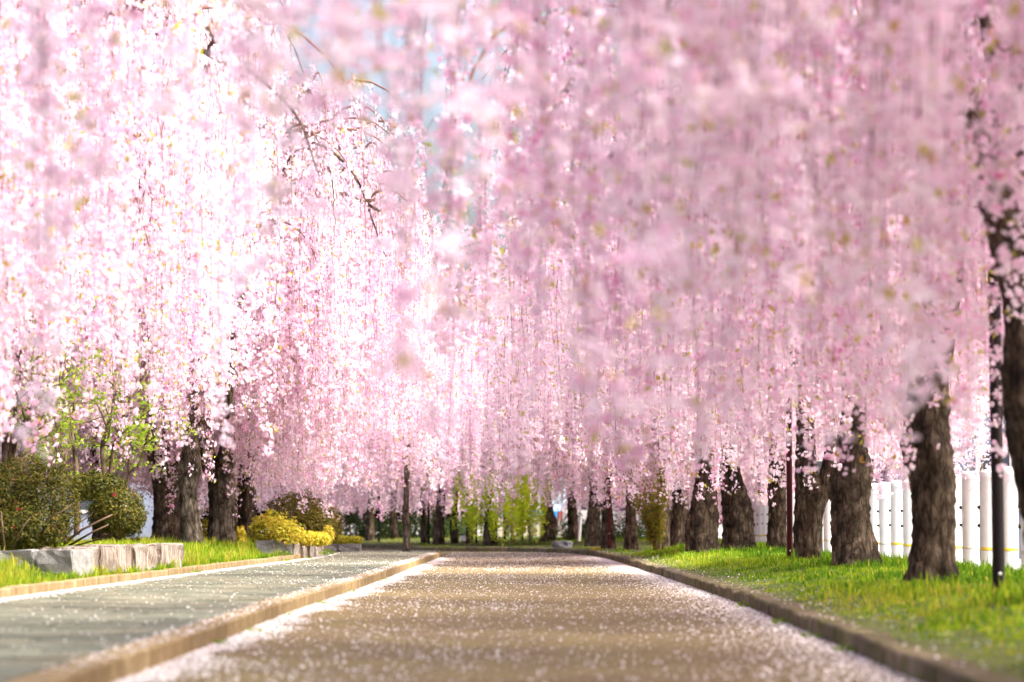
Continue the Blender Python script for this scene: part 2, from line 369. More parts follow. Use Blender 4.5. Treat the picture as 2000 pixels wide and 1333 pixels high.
# verge behind the right kerb
def line_normals(L, side):
    d = np.gradient(L, axis=0); d /= np.linalg.norm(d, axis=1)[:, None]; return np.stack([d[:, 1], -d[:, 0]], 1) * side
RKn = line_normals(RK, 1)
def verge_h(t, x=0, y=0): return .075 + .115 * smooth01(t / 1.3) - .10 * smooth01((t - 1.8) / 1.6) * (np.asarray(y) < 44) + .012 * vnoise(np.asarray(x) * 1.3, np.asarray(y) * 1.3, 3)
ts = np.array([.13, .35, .6, .9, 1.2, 1.6, 2.0, 2.5, 3.0])
wide = 1 + 2.2 * smooth01((RK[:, 1] - 38) / 8)
V = []
for i in range(len(RK)):
    for t in ts:
        tt = t * (1 if t < .5 else wide[i]); p = RK[i] + RKn[i] * tt; V.append((p[0], p[1], float(verge_h(t, p[0], p[1]))))
k = len(ts); F = [(i * k + j, i * k + j + 1, (i + 1) * k + j + 1, (i + 1) * k + j) for i in range(len(RK) - 1) for j in range(k - 1)]
verge_me = mesh_np('verge', V, F, 'soil', smooth=True); link('verge', verge_me, kind='structure', label='raised grass verge under the row of cherries along the fence', category='verge')
verge_V = np.array(V)
# planted bed on the left
xs_o = np.array([.08, .3, .6, 1.0, 1.6, 2.5, 4, 7, 12]); by = np.linspace(-4, 40.5, 150); bx = np.interp(by, PK[PK[:, 1] < 40.6, 1], PK[PK[:, 1] < 40.6, 0])
def bed_h(t, x=0, y=0): return .155 + .15 * smooth01((t - .1) / 1.0) + .012 * vnoise(np.asarray(x) * 1.5, np.asarray(y) * 1.5, 8)
V = [(bx[i] - t, by[i], float(bed_h(t, bx[i] - t, by[i]))) for i in range(150) for t in xs_o]
k = len(xs_o); F = [(i * k + j, (i + 1) * k + j, (i + 1) * k + j + 1, i * k + j + 1) for i in range(149) for j in range(k - 1)]
link('planted_bed', mesh_np('planted_bed', V, F, 'soil', smooth=True), kind='structure', label='raised planted bed with cherries and shrubs along the pavement', category='bed')
bed_V = np.array(V)

# ------------------------------------------------------------------ weeping cherry crowns (shared between trees)
def bez(P, t): P = [np.asarray(p, float) for p in P]; t = np.asarray(t)[:, None]; return (1 - t) ** 3 * P[0] + 3 * (1 - t) ** 2 * t * P[1] + 3 * (1 - t) * t ** 2 * P[2] + t ** 3 * P[3]
FORK = 1.75
def make_crown(seed, R=3.0, H=5.4, zb0=1.15, zspread=.62, nlimb=7, nstr=650, spacing=.030):
    g = np.random.default_rng(seed); limbs = []; boughs = []; starts = []
    for i in range(nlimb):
        az = 2 * math.pi * (i + g.uniform(-.3, .3)) / nlimb; d = np.array([math.cos(az), math.sin(az), 0]); hp = H * g.uniform(.72, 1.0); rp = R * g.uniform(.2, .45); re = R * g.uniform(.6, .95)
        C = [np.array([0, 0, FORK - .25]), d * rp * .35 + [0, 0, FORK + (hp - FORK) * .75], d * (rp + .25) + [0, 0, hp * 1.08], d * re + [0, 0, hp * g.uniform(.62, .85)]]
        t = np.linspace(0, 1, 15); P = bez(C, t); P += np.cumsum(g.normal(0, .028, P.shape), 0) * t[:, None]
        limbs.append((P, np.interp(t, [0, .15, 1], [.095, .07, .014])))
        for k in range(9):
            tt = g.uniform(.28, 1); j = int(tt * 14); s = P[min(j, 14)]; a2 = az + g.normal(0, .75); l = g.uniform(.6, 1.5) * R / 3
            e = np.array([math.cos(a2), math.sin(a2), 0]); up = np.array([0, 0, 1.])
            B = bez([s, s + e * l * .4 + up * g.uniform(.1, .45), s + e * l * .85 + up * g.uniform(-.1, .3), s + e * l * 1.05 - up * g.uniform(.2, .9)], np.linspace(0, 1, 8))
            boughs.append((B, np.linspace(.020, .005, 8))); starts.append(B[2:]); starts.append(B[4:])
        starts.append(P[6:])
    S = np.vstack(starts); S = S[g.integers(0, len(S), nstr)] + g.normal(0, .09, (nstr, 3)) * [1, 1, .5]
    rr = np.hypot(S[:, 0], S[:, 1])
    zb = zb0 + np.abs(g.normal(0, zspread, nstr)) + .25 * np.clip(1 - rr / 1.0, 0, 1)
    strag = g.random(nstr) < .12; zb[strag] = zb0 - g.uniform(0, .55, strag.sum()) * min(1, zb0)
    L = (S[:, 2] - zb) * np.where(g.random(nstr) < .35, g.uniform(.35, .8, nstr), 1.0); ok = L > .35; S, L, rr = S[ok], L[ok], rr[ok]; n = len(S)
    ha = g.uniform(0, 2 * np.pi, n); out = unit(S * [1, 1, 0] + 1e-6) ; hd = unit(np.stack([np.cos(ha), np.sin(ha), 0 * ha], 1) + out * .8); amp = g.uniform(.05, .30, n); ph = g.uniform(0, 6.28, (n, 2)); wob = g.uniform(.015, .075, n)
    def pos(i, s):
        f = 1 - np.exp(-s / .35); z = S[i, 2] - s + .08 * np.exp(-((s - .1) / .1) ** 2)
        return np.stack([S[i, 0] + hd[i, 0] * amp[i] * f + wob[i] * np.sin(s * 2.3 + ph[i, 0]), S[i, 1] + hd[i, 1] * amp[i] * f + wob[i] * np.sin(s * 2.0 + ph[i, 1]), z], 1)
    # twigs: three-sided tapering tubes
    K = 8; q = np.linspace(0, 1, K); I = np.repeat(np.arange(n), K); P = pos(I, (q[None] * L[:, None]).ravel()).reshape(n, K, 3)
    rad = (np.linspace(.0042, .0012, K)[None] * g.uniform(.8, 1.3, n)[:, None])
    a = np.arange(3) * 2.094; ring = np.stack([np.cos(a), np.sin(a), 0 * a], 1)
    TV = (P[:, :, None] + rad[:, :, None, None] * ring).reshape(-1, 3)
    b0 = (np.arange(n)[:, None, None] * K + np.arange(K - 1)[None, :, None]) * 3; j = np.arange(3)[None, None]; j2 = (j + 1) % 3
    TF = np.stack([b0 + j, b0 + j2, b0 + 3 + j2, b0 + 3 + j], -1).reshape(-1, 4)
    tv, tf, off = [TV], [TF], len(TV)
    for B, r in boughs: v, f = tube(B, r, 5); tv.append(v); tf.append(f + off); off += len(v)
    # flowers in hanging clusters
    dens = g.uniform(.55, 1.25, n); dens[g.random(n) < .06] *= .25
    nc = np.maximum((L * dens / spacing).astype(int), 3); I = np.repeat(np.arange(n), nc); s = g.random(len(I)) ** .93 * L[I]
    Cc = pos(I, s); ca = g.uniform(0, 6.28, len(I)); co = np.stack([np.cos(ca), np.sin(ca), 0 * ca], 1); Cc = Cc + co * g.uniform(.008, .045, len(I))[:, None] - [0, 0, .02]
    nf = g.integers(2, 5, len(I)); J = np.repeat(np.arange(len(I)), nf); nfl = len(J)
    FP = Cc[J] + g.normal(0, .016, (nfl, 3)); nr = unit(co[J] * .8 + g.normal(0, .6, (nfl, 3)) + [0, 0, -.25]); r = g.uniform(.0115, .0190, nfl); bud = g.random(nfl) < .05; r[bud] *= .5
    u, v = frames(nr, g); A = np.arange(5) * 2 * np.pi / 5
    def rim(da): return FP[:, None] + r[:, None, None] * (np.cos(A + da)[None, :, None] * u[:, None] + np.sin(A + da)[None, :, None] * v[:, None]) + nr[:, None] * (r * .38)[:, None, None]
    FV = np.concatenate([FP[:, None], rim(-.54), rim(.54)], 1)                 # centre, 5 left tips, 5 right tips
    b0 = np.arange(nfl)[:, None] * 11; j = np.arange(5)[None]
    FF = np.stack([b0 + 0 * j, b0 + 1 + j, b0 + 6 + j], -1).reshape(-1, 3)
    st = np.clip(g.normal(.39, .14, n), .1, .75); ct = st[I[J]] + g.normal(0, .17, nfl); ct[bud] = g.uniform(.9, 1, bud.sum())
    tint = np.repeat(np.clip(ct, 0, 1)[:, None], 11, 1); tint[:, 0] = np.clip(tint[:, 0] + .25, 0, 1)
    # young leaves
    lm = g.random(len(I)) < .11; lp = Cc[lm] + g.normal(0, .02, (lm.sum(), 3))
    lp = np.repeat(lp, 2, 0) + g.normal(0, .018, (2 * len(lp), 3)); ax = g.normal(0, .5, lp.shape) + [0, 0, -.8]
    return dict(limbs=[mesh_np('limb', *tube(P, r, 8), 'bark', smooth=True) for P, r in limbs], blossom=mesh_np('blossom', FV.reshape(-1, 3), FF, 'petal', tint.ravel()),
                twig=mesh_np('twig', np.vstack(tv), np.vstack(tf), 'twig'), leaf=leaf_mesh('young_leaf', lp, g.uniform(.026, .052, len(lp)), 'young_leaf', g, axis=ax))
_A, _B, _C = make_crown(101), make_crown(202, R=3.25, H=5.8, nlimb=8, zb0=1.2), make_crown(404, R=3.0, H=5.6, zb0=.75, zspread=.35)
CROWNS = [_A, _B, _A, _C, _B]                  # 2 and 4 are mirrored

def trunk_mesh(P, R_, seed, m='bark', n=34, rings=64, rough=1.0):
    """lumpy trunk through given points and radii"""
    P = np.array([tuple(p) for p in P]); C = crom(np.c_[P, np.array(R_)], rings); g = np.random.default_rng(seed)
    pts, r = C[:, :3], C[:, 3]; a = np.arange(n) * 2 * np.pi / n; h = np.linspace(0, 1, rings)
    A, Hh = np.meshgrid(a, pts[:, 2])
    f = np.ones_like(A)
    for k in range(5): f += rough * .035 * np.sin(A * g.integers(2, 6) + Hh * g.normal(0, 2) + g.uniform(0, 6.28))
    for k in range(14):
        a0, h0 = g.uniform(0, 6.28), g.uniform(pts[0, 2], pts[-1, 2]); da = np.angle(np.exp(1j * (A - a0)))
        f += rough * g.uniform(-.08, .30) * np.exp(-(da / g.uniform(.3, .7)) ** 2 - ((Hh - h0) / g.uniform(.05, .2)) ** 2)
    f += rough * (.035 * np.sin(A * 9 + np.sin(Hh * 6) * 1.8 + g.uniform(0, 6)) + .03 * np.sin(Hh * 38 + 2 * np.sin(A * 3)) + .02 * np.sin(Hh * 71 + A * 5)) + g.normal(0, .028 * rough, A.shape)
    rr = r[:, None] * f
    V = np.stack([pts[:, 0, None] + rr * np.cos(A), pts[:, 1, None] + rr * np.sin(A), np.broadcast_to(pts[:, 2, None], A.shape)], -1).reshape(-1, 3)
    i, j = np.meshgrid(np.arange(rings - 1), np.arange(n), indexing='ij'); j2 = (j + 1) % n
    F = np.stack([i * n + j, i * n + j2, (i + 1) * n + j2, (i + 1) * n + j], -1).reshape(-1, 4)
    return mesh_np('trunk', V, F, m, smooth=True)
def crown_on(root, top, ci, rot, sx, sz, ground_z):
    """hang a crown on a tree; limbs spring from the trunk top"""
    c = CROWNS[ci]; base = Vector(root.location); loc = Vector((top.x - base.x, top.y - base.y, ground_z - base.z))
    sz_ = (top.z - ground_z) / FORK if False else sz
    mx_ = -1 if ci in (2, 4) else 1
    for lm in c['limbs']:
        o = link('limb', lm, root, loc); o.rotation_euler.z = rot; o.scale = (sx * mx_, sx, sz_)
    cr = link('crown', c['blossom'], root, loc, kind='stuff'); cr.rotation_euler.z = rot; cr.scale = (sx * mx_, sx, sz_)
    tw = link('twig', c['twig'], cr, kind='stuff'); lf = link('young_leaf', c['leaf'], cr, kind='stuff')
    return cr
def cherry(px, gz, label, ci, rot, depth=None, sx=1.0, sz=1.0, m='bark', seed=0, forks=(), group=None, ext=True, name='weeping_cherry_tree'):
    """px: list of (x, y, width) photo pixels up the trunk; depth from where the foot meets ground level gz"""
    Y = depth if depth else on(px[0][0], px[0][1], gz).y
    P = [at(x, y, Y) for x, y, w_ in px]; R_ = [w_ * .93 * Y / FPX / 2 for x, y, w_ in px]
    P = [P[0] - Vector((0, 0, .25))] + P; R_ = [R_[0] * 1.15] + R_
    topz = gz + FORK * sz
    if ext and P[-1].z < topz: P.append(Vector((P[-1].x, P[-1].y, topz))); R_.append(max(R_[-1] * .9, .06))
    base = Vector((P[1].x, P[1].y, gz))
    t = thing(name, label, 'tree', base, group)
    tr = link('trunk', trunk_mesh([p - base for p in P], R_, seed + 5, m), t)
    for fk in forks:
        Q = [at(x, y, Y) - base for x, y, w_ in fk]; link('limb', trunk_mesh(Q, [w_ * Y / FPX / 2 for x, y, w_ in fk], seed + 77, m, 16, 24, .7), t)
    if ci is not None: crown_on(t, P[-1], ci, rot, sx, sz, gz)
    return t
def plain_cherry(x, y, gz, label, ci, rot, r=.17, sx=1.0, sz=1.0, seed=0, group=None, lean=(0, 0)):
    t = thing('weeping_cherry_tree', label, 'tree', (x, y, gz), group); top = Vector((lean[0], lean[1], FORK * sz + .1)); g = random.Random(seed)
    P = [Vector((0, 0, -.25)), Vector((0, 0, 0)), Vector((g.uniform(-.08, .08) + top.x * .3, g.uniform(-.08, .08), .6)), Vector((g.uniform(-.1, .1) + top.x * .6, top.y * .6, 1.2)), top]
    link('trunk', trunk_mesh(P, [r * 1.35, r * 1.2, r, r * .95, r * .7], seed), t); crown_on(t, Vector((x + top.x, y + top.y, 0)), ci, rot, sx, sz, gz); return t

# right-hand row
VZ = .18
cherry([(1824, 1138, 108), (1824, 1100, 92), (1826, 1040, 85), (1824, 980, 88), (1819, 910, 94), (1811, 850, 92), (1808, 790, 86), (1816, 730, 78), (1824, 670, 66), (1830, 610, 58)], VZ,
       'thick leaning weeping cherry trunk in the verge beside the black pole', 0, .4, sx=1.05, seed=1)
cherry([(1672, 1110, 96), (1666, 1070, 86), (1662, 1030, 80), (1661, 980, 78), (1664, 930, 80), (1662, 870, 62), (1668, 800, 50)], VZ,
       'weeping cherry with flared gnarled trunk foot in front of white posts', 1, 2.1, seed=2)
cherry([(1579, 1099, 52), (1578, 1060, 52), (1580, 1010, 56), (1584, 965, 62), (1576, 920, 46), (1574, 860, 40)], VZ,
       'weeping cherry with forked trunk just behind the maroon pole', 2, 4.0, seed=3, forks=[[(1592, 990, 40), (1608, 950, 34), (1622, 905, 30), (1628, 850, 26)]])
cherry([(1518, 1077, 44), (1518, 1040, 38), (1519, 1000, 36), (1518, 950, 35), (1518, 900, 33), (1520, 850, 30)], VZ,
       'slender straight weeping cherry trunk between the maroon pole and the twin thick trunks', 4, 1.2, seed=4)
cherry([(1442, 1077, 84), (1443, 1045, 68), (1441, 1000, 62), (1433, 955, 48), (1424, 905, 34), (1417, 850, 26)], VZ,
       'weeping cherry with bulging trunk swollen at the foot, right of a twisted trunk', 0, 3.2, seed=5, sx=.95)
cherry([(1374, 1079, 74), (1369, 1040, 64), (1375, 1000, 60), (1377, 955, 48), (1379, 905, 34), (1379, 850, 20)], VZ,
       'weeping cherry with twisted trunk beside the leafy many-stemmed shrub', 1, 5.3, seed=6)
cherry([(1325, 1066, 42), (1327, 1030, 36), (1329, 990, 34), (1331, 940, 32), (1334, 890, 26)], VZ,
       'dark weeping cherry trunk half hidden behind the many-stemmed shrub', 2, .9, seed=7)
cherry([(2062, 1215, 108), (2052, 1080, 96), (2030, 960, 88), (2006, 860, 82), (2000, 760, 80), (2002, 660, 78)], VZ,
       'leaning weeping cherry trunk cut off by the picture edge past the black pole', 4, 2.7, depth=12.6, seed=8, sx=1.05)
plain_cherry(2.75, 8.2, VZ, 'weeping cherry on the verge behind the camera, unseen and added for its shade', 1, 1.0, seed=9, sx=1.12, sz=1.05, group='cherries standing just outside the view')
plain_cherry(2.60, 5.2, VZ, 'weeping cherry on the verge behind the camera, unseen and added for its shade', 2, 3.9, seed=10, sx=1.28, sz=.92, group='cherries standing just outside the view')
for i, (x, y, ci) in enumerate([(3.5, -.8, 1), (3.3, -4.6, 4), (3.3, -8.2, 0)]):  # row carried on behind the camera, unseen, added to shade the near strands
    plain_cherry(x, y, VZ, 'weeping cherry on the verge behind the camera, unseen and added for its shade', ci, 2.2 * i, seed=15 + i, sx=.92, group='cherries standing just outside the view')
# left-hand row in the bed
BZ = .30
cherry([(328, 1064, 74), (327, 1030, 58), (325, 985, 55), (323, 945, 56), (315, 905, 60), (310, 875, 50), (304, 830, 40)], BZ,
       'dark rugged weeping cherry trunk at the end of the granite wall', 4, .3, sz=1.2, seed=21)
cherry([(382, 1074, 46), (374, 1040, 40), (370, 990, 37), (369, 950, 37), (371, 915, 42), (373, 880, 36), (374, 830, 26)], .25,
       'pale smooth weeping cherry trunk curving out at the foot between two thicker trunks', 0, 1.9, sz=1.2, m='bark_grey', seed=22)
forked = cherry([(436, 1069, 60), (434, 1035, 52), (433, 990, 50), (434, 950, 54), (438, 915, 46), (443, 870, 28), (442, 810, 22)], .26,
       'forked weeping cherry with a sawn mossy limb beside the daffodils', 4, 3.7, sz=1.2, m='bark_grey', seed=23,
       forks=[[(425, 935, 40), (408, 905, 40), (400, 870, 31), (398, 820, 27), (400, 774, 27)]])
cherry([(485, 1062, 44), (484, 1030, 38), (483, 985, 37), (482, 945, 35), (484, 905, 30), (490, 850, 20)], .28,
       'blackish narrow weeping cherry trunk beside the bright yellow shrub', 1, 4.4, sz=1.2, seed=24)
for i, (x, y, ci, rot, sx) in enumerate([(-5.0, 13.4, 0, 2.2, 1.05), (-4.9, 17.2, 1, .5, 1.0), (-5.0, 21.0, 4, 5.0, 1.05)]):
    bedc = plain_cherry(x, y, BZ, 'weeping cherry in the bed with pale strands hanging over the slab pavement', ci, rot, seed=30 + i, sx=sx, sz=1.15, group='bed cherries standing just outside the view')
for i, (x, y, ci, rot, sx) in enumerate([(-5.6, 33.5, 3, 1.0, 1.05), (-4.3, 37.5, 3, 3.3, 1.0), (-7.6, 38, 3, 5.1, 1.1), (-9.5, 33, 3, 2.6, 1.1)]):
    plain_cherry(x, y, .3, 'weeping cherry behind the shrubs with blossom hanging almost to the ground', ci, rot, seed=40 + i, sx=sx, group='background cherries behind the shrubs')
for i, (x, y, ci, rot) in enumerate([(-6.0, 64, 3, .4), (-2.2, 66, 3, 1.7), (3.6, 56, 3, 2.9), (5.2, 50, 3, 4.4), (6.4, 62, 3, .9)]):
    plain_cherry(x, y, .1, 'distant weeping cherry beyond the bend with low hanging blossom', ci, rot, seed=90 + i, sx=1.0, group='distant cherries beyond the bend')
def extra_limb(root, pts, r0, r1):
    Q = [at(x, y, d) - Vector(root.location) for x, y, d in pts]; C = crom([tuple(q) for q in Q], 40); C[:, :3] += np.cumsum(rng.normal(0, .006, (40, 3)), 0)
    v, f = tube(C, np.linspace(r0, r1, 40), 8); link('limb', mesh_np('limb', v, f, 'bark', smooth=True), root)
extra_limb(forked, [(442, 815, 27), (470, 600, 26), (520, 400, 25), (590, 287, 24), (645, 302, 24), (692, 352, 24), (722, 430, 24), (748, 510, 24)], .05, .006)
extra_limb(forked, [(600, 290, 24), (640, 330, 23.9), (650, 400, 23.8), (652, 470, 23.8)], .012, .003)
extra_limb(bedc, [(-70, 420, 20.5), (60, 120, 19.5), (200, 30, 19), (350, 72, 18.6), (420, 108, 18.5), (480, 135, 18.4), (560, 215, 18.3), (600, 330, 18.3)], .06, .006)
extra_limb(bedc, [(410, 104, 18.5), (418, 80, 18.4), (470, 60, 18.3), (520, 85, 18.3)], .016, .004)
# far row round the bend, and the slim trunk at the pavement end
cherry([(794, 1077, 15), (794, 1040, 13), (793, 1000, 12), (794, 950, 11), (795, 905, 10)], SWZ - .01, 'slim pale weeping cherry trunk at the end of the slab pavement', 2, 2.0, depth=41.2, m='bark_grey', seed=50, sx=.8)
far = [(722, 1052, 16, 60, 0), (770, 1050, 14, 61, 2), (828, 1058, 11, 56, 1), (857, 1062, 22, 53, 0), (888, 1059, 14, 55, 2), (917, 1061, 14, 54, 4),
       (1070, 1060, 26, 52, 0), (1121, 1056, 20, 54, 2), (1157, 1055, 28, 49, 1), (1188, 1058, 26, 45, 4), (1232, 1060, 24, 43, 0), (1292, 1062, 28, 40, 2)]
for i, (x, y, w_, d, ci) in enumerate(far):
    z = at(x, y, d).z
    cherry([(x, y, w_ * 1.2), (x + random.uniform(-3, 3), y - 40, w_), (x + random.uniform(-5, 5), y - 90, w_ * .8), (x, y - 125, w_ * .6)], z, ('stout' if w_ > 19 else 'slender') + ' dark weeping cherry trunk on the far verge where the road bends', ci, i * 1.9, depth=d, seed=60 + i, sz=1.25 if 880 < x < 1080 else 1.0, sx=.95 + .1 * random.random(), group='cherries round the bend')
# ------------------------------------------------------------------ granite walls of the bed
def rough_block(P0, P1, thick, z0, z1, seed, m, parent, back, seg=(10, 3, 5), amp=.006):
    """stone block along P0->P1 with an uneven split face and top"""
    P0, P1 = Vector(P0[:2] + (0,)), Vector(P1[:2] + (0,)); d = (P1 - P0); L = d.length; d.normalize(); nb = Vector((-d.y, d.x, 0)) * back
    bm = bmesh.new(); bmesh.ops.create_cube(bm, size=1); bmesh.ops.subdivide_edges(bm, edges=list(bm.edges), cuts=4, use_grid_fill=True)
    g = random.Random(seed); ph = [g.uniform(0, 6) for _ in range(6)]
    for v in bm.verts:
        x, y, z = v.co; s = Vector((x, y, z))
        k = amp * (math.sin(x * 9 * L + ph[0]) + math.sin(z * 7 + x * 5 + ph[1]) + g.uniform(-.8, .8))
        rnd = .5 - .035 * (abs(x) > .49) * (abs(z) > .49)
        p = P0 + d * ((x + .5) * L) + nb * ((y + .5) * thick)
        p += Vector((0, 0, z0 + (z + .5) * (z1 - z0)))
        if abs(y) > .49: p -= nb * k * (1 if y < 0 else -1)
        if z > .49: p.z += amp * .7 * (math.sin(x * 6 * L + ph[2]) + g.uniform(-.6, .6))
        if abs(x) > .49: p += d * amp * .6 * g.uniform(-1, 1)
        v.co = p
    bmesh.ops.bevel(bm, geom=[e for e in bm.edges if e.calc_face_angle(0) > .9], offset=.012, segments=2, affect='EDGES')
    me = bpy.data.meshes.new('stone_block'); bm.to_mesh(me); bm.free(); me.materials.append(M[m])
    return link('stone_block', me, parent)
wl = thing('granite_wall', 'low granite block wall with rain streaked face around the azalea bed', 'wall')
A, B = on(150, 1128, .165), on(361, 1108, .165)
cut = [0, .18, .47, .72, 1.0]
for i in range(4):
    a, b = A.lerp(B, cut[i] + .004), A.lerp(B, cut[i + 1] - .004)
    rough_block((a.x, a.y), (b.x, b.y), .30, .10, .392 + [.004, .012, -.002, .0][i], 100 + i, 'granite', wl, 1)
rough_block((-3.745, 19.12), (-3.44, 19.02), .34, .10, .388, 110, 'granite_grey', wl, 1, amp=.009)
rough_block((-4.45, 19.3), (-3.79, 19.2), .30, .10, .372, 111, 'granite_grey', wl, 1, amp=.009)
rough_block((-5.2, 19.4), (-4.48, 19.3), .30, .10, .372, 112, 'granite_grey', wl, 1, amp=.009)
wl = thing('granite_wall', 'short pale granite block wall under the bright yellow shrub', 'wall')
A, B = on(577, 1087, .15), on(642, 1081, .15); A.x -= .03; B.x -= .03
rough_block((A.x, A.y), (A.lerp(B, .45).x, A.lerp(B, .45).y), .28, .08, .352, 120, 'granite', wl, 1)
rough_block((A.lerp(B, .47).x, A.lerp(B, .47).y), (B.x, B.y), .28, .08, .36, 121, 'granite', wl, 1)
rough_block((A.x - .50, A.y + .04), (A.x - .02, A.y - .02), .28, .08, .350, 122, 'granite_grey', wl, 1, amp=.009)
wl = thing('granite_wall', 'dark low stone planter with yellow ground cover near the road bend', 'wall')
rough_block((-3.35, 41.4), (-2.98, 41.4), .5, .06, .225, 130, 'granite_grey', wl, 1)
rough_block((-2.96, 41.4), (-2.60, 41.4), .5, .06, .225, 131, 'granite_grey', wl, 1)
rk = rough_block((.78, 47.6), (1.08, 47.4), .22, .0, .20, 140, 'granite_grey', None, 1, amp=.03); rk.name = 'boulder'; rk['label'] = 'single grey boulder resting against the kerb at the bend'; rk['category'] = 'rock'

# ------------------------------------------------------------------ grass
def blades(P, h, wd, g, name, mname, label, tint=None, lean=.35, parent=None):
    n = len(P); a = g.uniform(0, 6.28, n); sd_ = np.stack([np.cos(a), np.sin(a), 0 * a], 1); b = g.uniform(0, 6.28, n); ln = np.stack([np.cos(b), np.sin(b), 0 * b], 1) * (g.random(n) * lean)[:, None] * h[:, None]
    wv = sd_ * wd[:, None] / 2; up = np.array([0, 0, 1.]) * h[:, None]
    V = np.stack([P - wv, P + wv, P + wv * .8 + up * .55 + ln * .35, P - wv * .8 + up * .55 + ln * .35, P + up * g.uniform(.8, 1, n)[:, None] + ln * 1.2], 1).reshape(-1, 3)
    i = np.arange(n)[:, None] * 5; F = np.concatenate([i + np.array([[0, 1, 2]]), i + np.array([[0, 2, 3]]), i + np.array([[3, 2, 4]])])
    t = g.random(n) if tint is None else np.clip(tint, 0, 1)
    o = link(name, mesh_np(name, V, F, mname, np.repeat(t, 5)), parent, kind='stuff')
    if parent is None: o['label'] = label; o['category'] = 'grass'
    return o
g = np.random.default_rng(5)
s_ = np.r_[0, np.cumsum(np.linalg.norm(np.diff(RK, axis=0), axis=1))]
def verge_points(n, s0, s1, t0, t1, power=1.0):
    q = s0 + (s1 - s0) * g.random(n) ** power; t = t0 + (t1 - t0) * g.random(n)
    C = np.stack([np.interp(q, s_, RK[:, k]) for k in (0, 1)], 1); Nn = np.stack([np.interp(q, s_, RKn[:, k]) for k in (0, 1)], 1)
    wd = np.interp(q, s_, wide); tt = np.where(t < .5, t, t * wd); P = C + Nn * tt[:, None]
    return np.c_[P, verge_h(t, P[:, 0], P[:, 1]) - .01], t
P, t = verge_points(130000, 7, 52, .14, 2.9, 1.15)
keep = np.abs(P[:, 0]) < P[:, 1] * .222 + .2; P, t = P[keep], t[keep]
P2, t2 = verge_points(26000, 50, 75, .14, 2.6); P = np.vstack([P, P2]); t = np.r_[t, t2]
cellr = np.random.default_rng(77).random(4096); ck = (np.floor(P[:, 0] / .055).astype(int) * 73 + np.floor(P[:, 1] / .09).astype(int) * 151) % 4096; cl = cellr[ck] - .5
nz = vnoise(P[:, 0] * 2.2, P[:, 1] * 1.6, 4); n3 = vnoise(P[:, 0] * 6, P[:, 1] * 5, 6)
tuft = smooth01(n3 * 1.1 + (t - .9) * .4)
h = (.025 + .04 * g.random(len(P)) + .13 * tuft * g.random(len(P))) * (.35 + .65 * smooth01((t - .1) / .5)) * (1 + .2 * nz)
h *= .62 * (1 + 1.0 * cl); tint = .38 + .66 * cl + .22 * nz - .40 * smooth01((t - .5) / 1.0) * tuft + g.normal(0, .10, len(P)); tint[g.random(len(P)) < .03] = 1
blades(P, h, g.uniform(.008, .017, len(P)), g, 'grass', 'grass', 'bright green grass covering the verge under the fence side cherries', tint)
# bed grass
n = 60000; yy = 12 + 28.5 * g.random(n); tt = .06 + 2.6 * g.random(n) ** 1.5; xx = np.interp(yy, by, bx) - tt
keep = np.abs(xx) < yy * .222 + .1; yy, tt, xx = yy[keep], tt[keep], xx[keep]
wallx = (yy > 18.9) & (yy < 23.5) & (tt < .55) & (tt > .12); wallx |= (yy > 30.4) & (yy < 34.5) & (tt < .55) & (tt > .02) & (xx > -3.3); yy, tt, xx = yy[~wallx], tt[~wallx], xx[~wallx]
P = np.c_[xx, yy, bed_h(tt, xx, yy) - .01]; nz = vnoise(xx * 3, yy * 2.5, 14)
cl = cellr[(np.floor(xx / .055).astype(int) * 73 + np.floor(yy / .09).astype(int) * 151) % 4096] - .5
h = (.03 + .05 * g.random(len(P)) + .06 * smooth01(nz)) * (1 + cl); tint = .42 + .7 * cl + .22 * nz + g.normal(0, .15, len(P))
blades(P, h, g.uniform(.006, .012, len(P)), g, 'grass', 'grass', 'bright green grass and weeds covering the planted bed', tint)
# leafy weeds and tufts by kerbs and stone
def weed(x, y, z, n, rad, hgt, label, group, dark=.25):
    a = g.uniform(0, 6.28, n); r = rad * g.random(n) ** .6; zz = hgt * g.random(n) * (1 - .6 * r / rad)
    P = np.c_[x + r * np.cos(a), y + r * np.sin(a), z + zz]
    ax = np.c_[np.cos(a), np.sin(a), np.full(n, .7)]
    t = thing('weed_plant', label, 'plant', (x, y, z), group)
    link('leaf', leaf_mesh('leaf', P - [x, y, z], g.uniform(.02, .045, n), 'green_leaf', g, axis=ax, tint=np.clip(g.normal(dark, .2, n), 0, 1)), t, kind='stuff')
    b = MB()
    for k in range(6): b.tube([(0, 0, -.02), (rad * .5 * math.cos(k), rad * .5 * math.sin(k), hgt * .5), (rad * .8 * math.cos(k), rad * .8 * math.sin(k), hgt * .8)], [.003, .002, .001], 4, False)
    b.build('stem', 'green_leaf', t)
for (px_, py_, n, r, h) in [(120, 1118, 420, .16, .15), (60, 1112, 260, .2, .08), (300, 1112, 90, .1, .05), (318, 1106, 80, .08, .08), (555, 1086, 120, .12, .1), (640, 1082, 120, .12, .1)]:
    p = on(px_, py_, .16); p.y -= .08; weed(p.x, p.y, .15, n, r, h, 'leafy green weed growing at the foot of a granite wall', 'weeds at the granite walls')
for (px_, py_) in [(1395, 1085), (1430, 1090), (1345, 1088), (1460, 1082), (1520, 1092)]:
    p = on(px_, py_, .16); weed(p.x, p.y, .14, 160, .16, .13, 'dark leafy weed clump in the grass below the thick cherry trunks', 'weeds in the verge')
for y in (11.6, 13.0, 15.2, 17.4, 20.1, 24.4, 33.5):
    weed(lk_x(y) + .03, y, 0, 22, .05, .05, 'tiny green weed sprouting between road gravel and pavement kerb', 'weeds along the pavement kerb', .5)
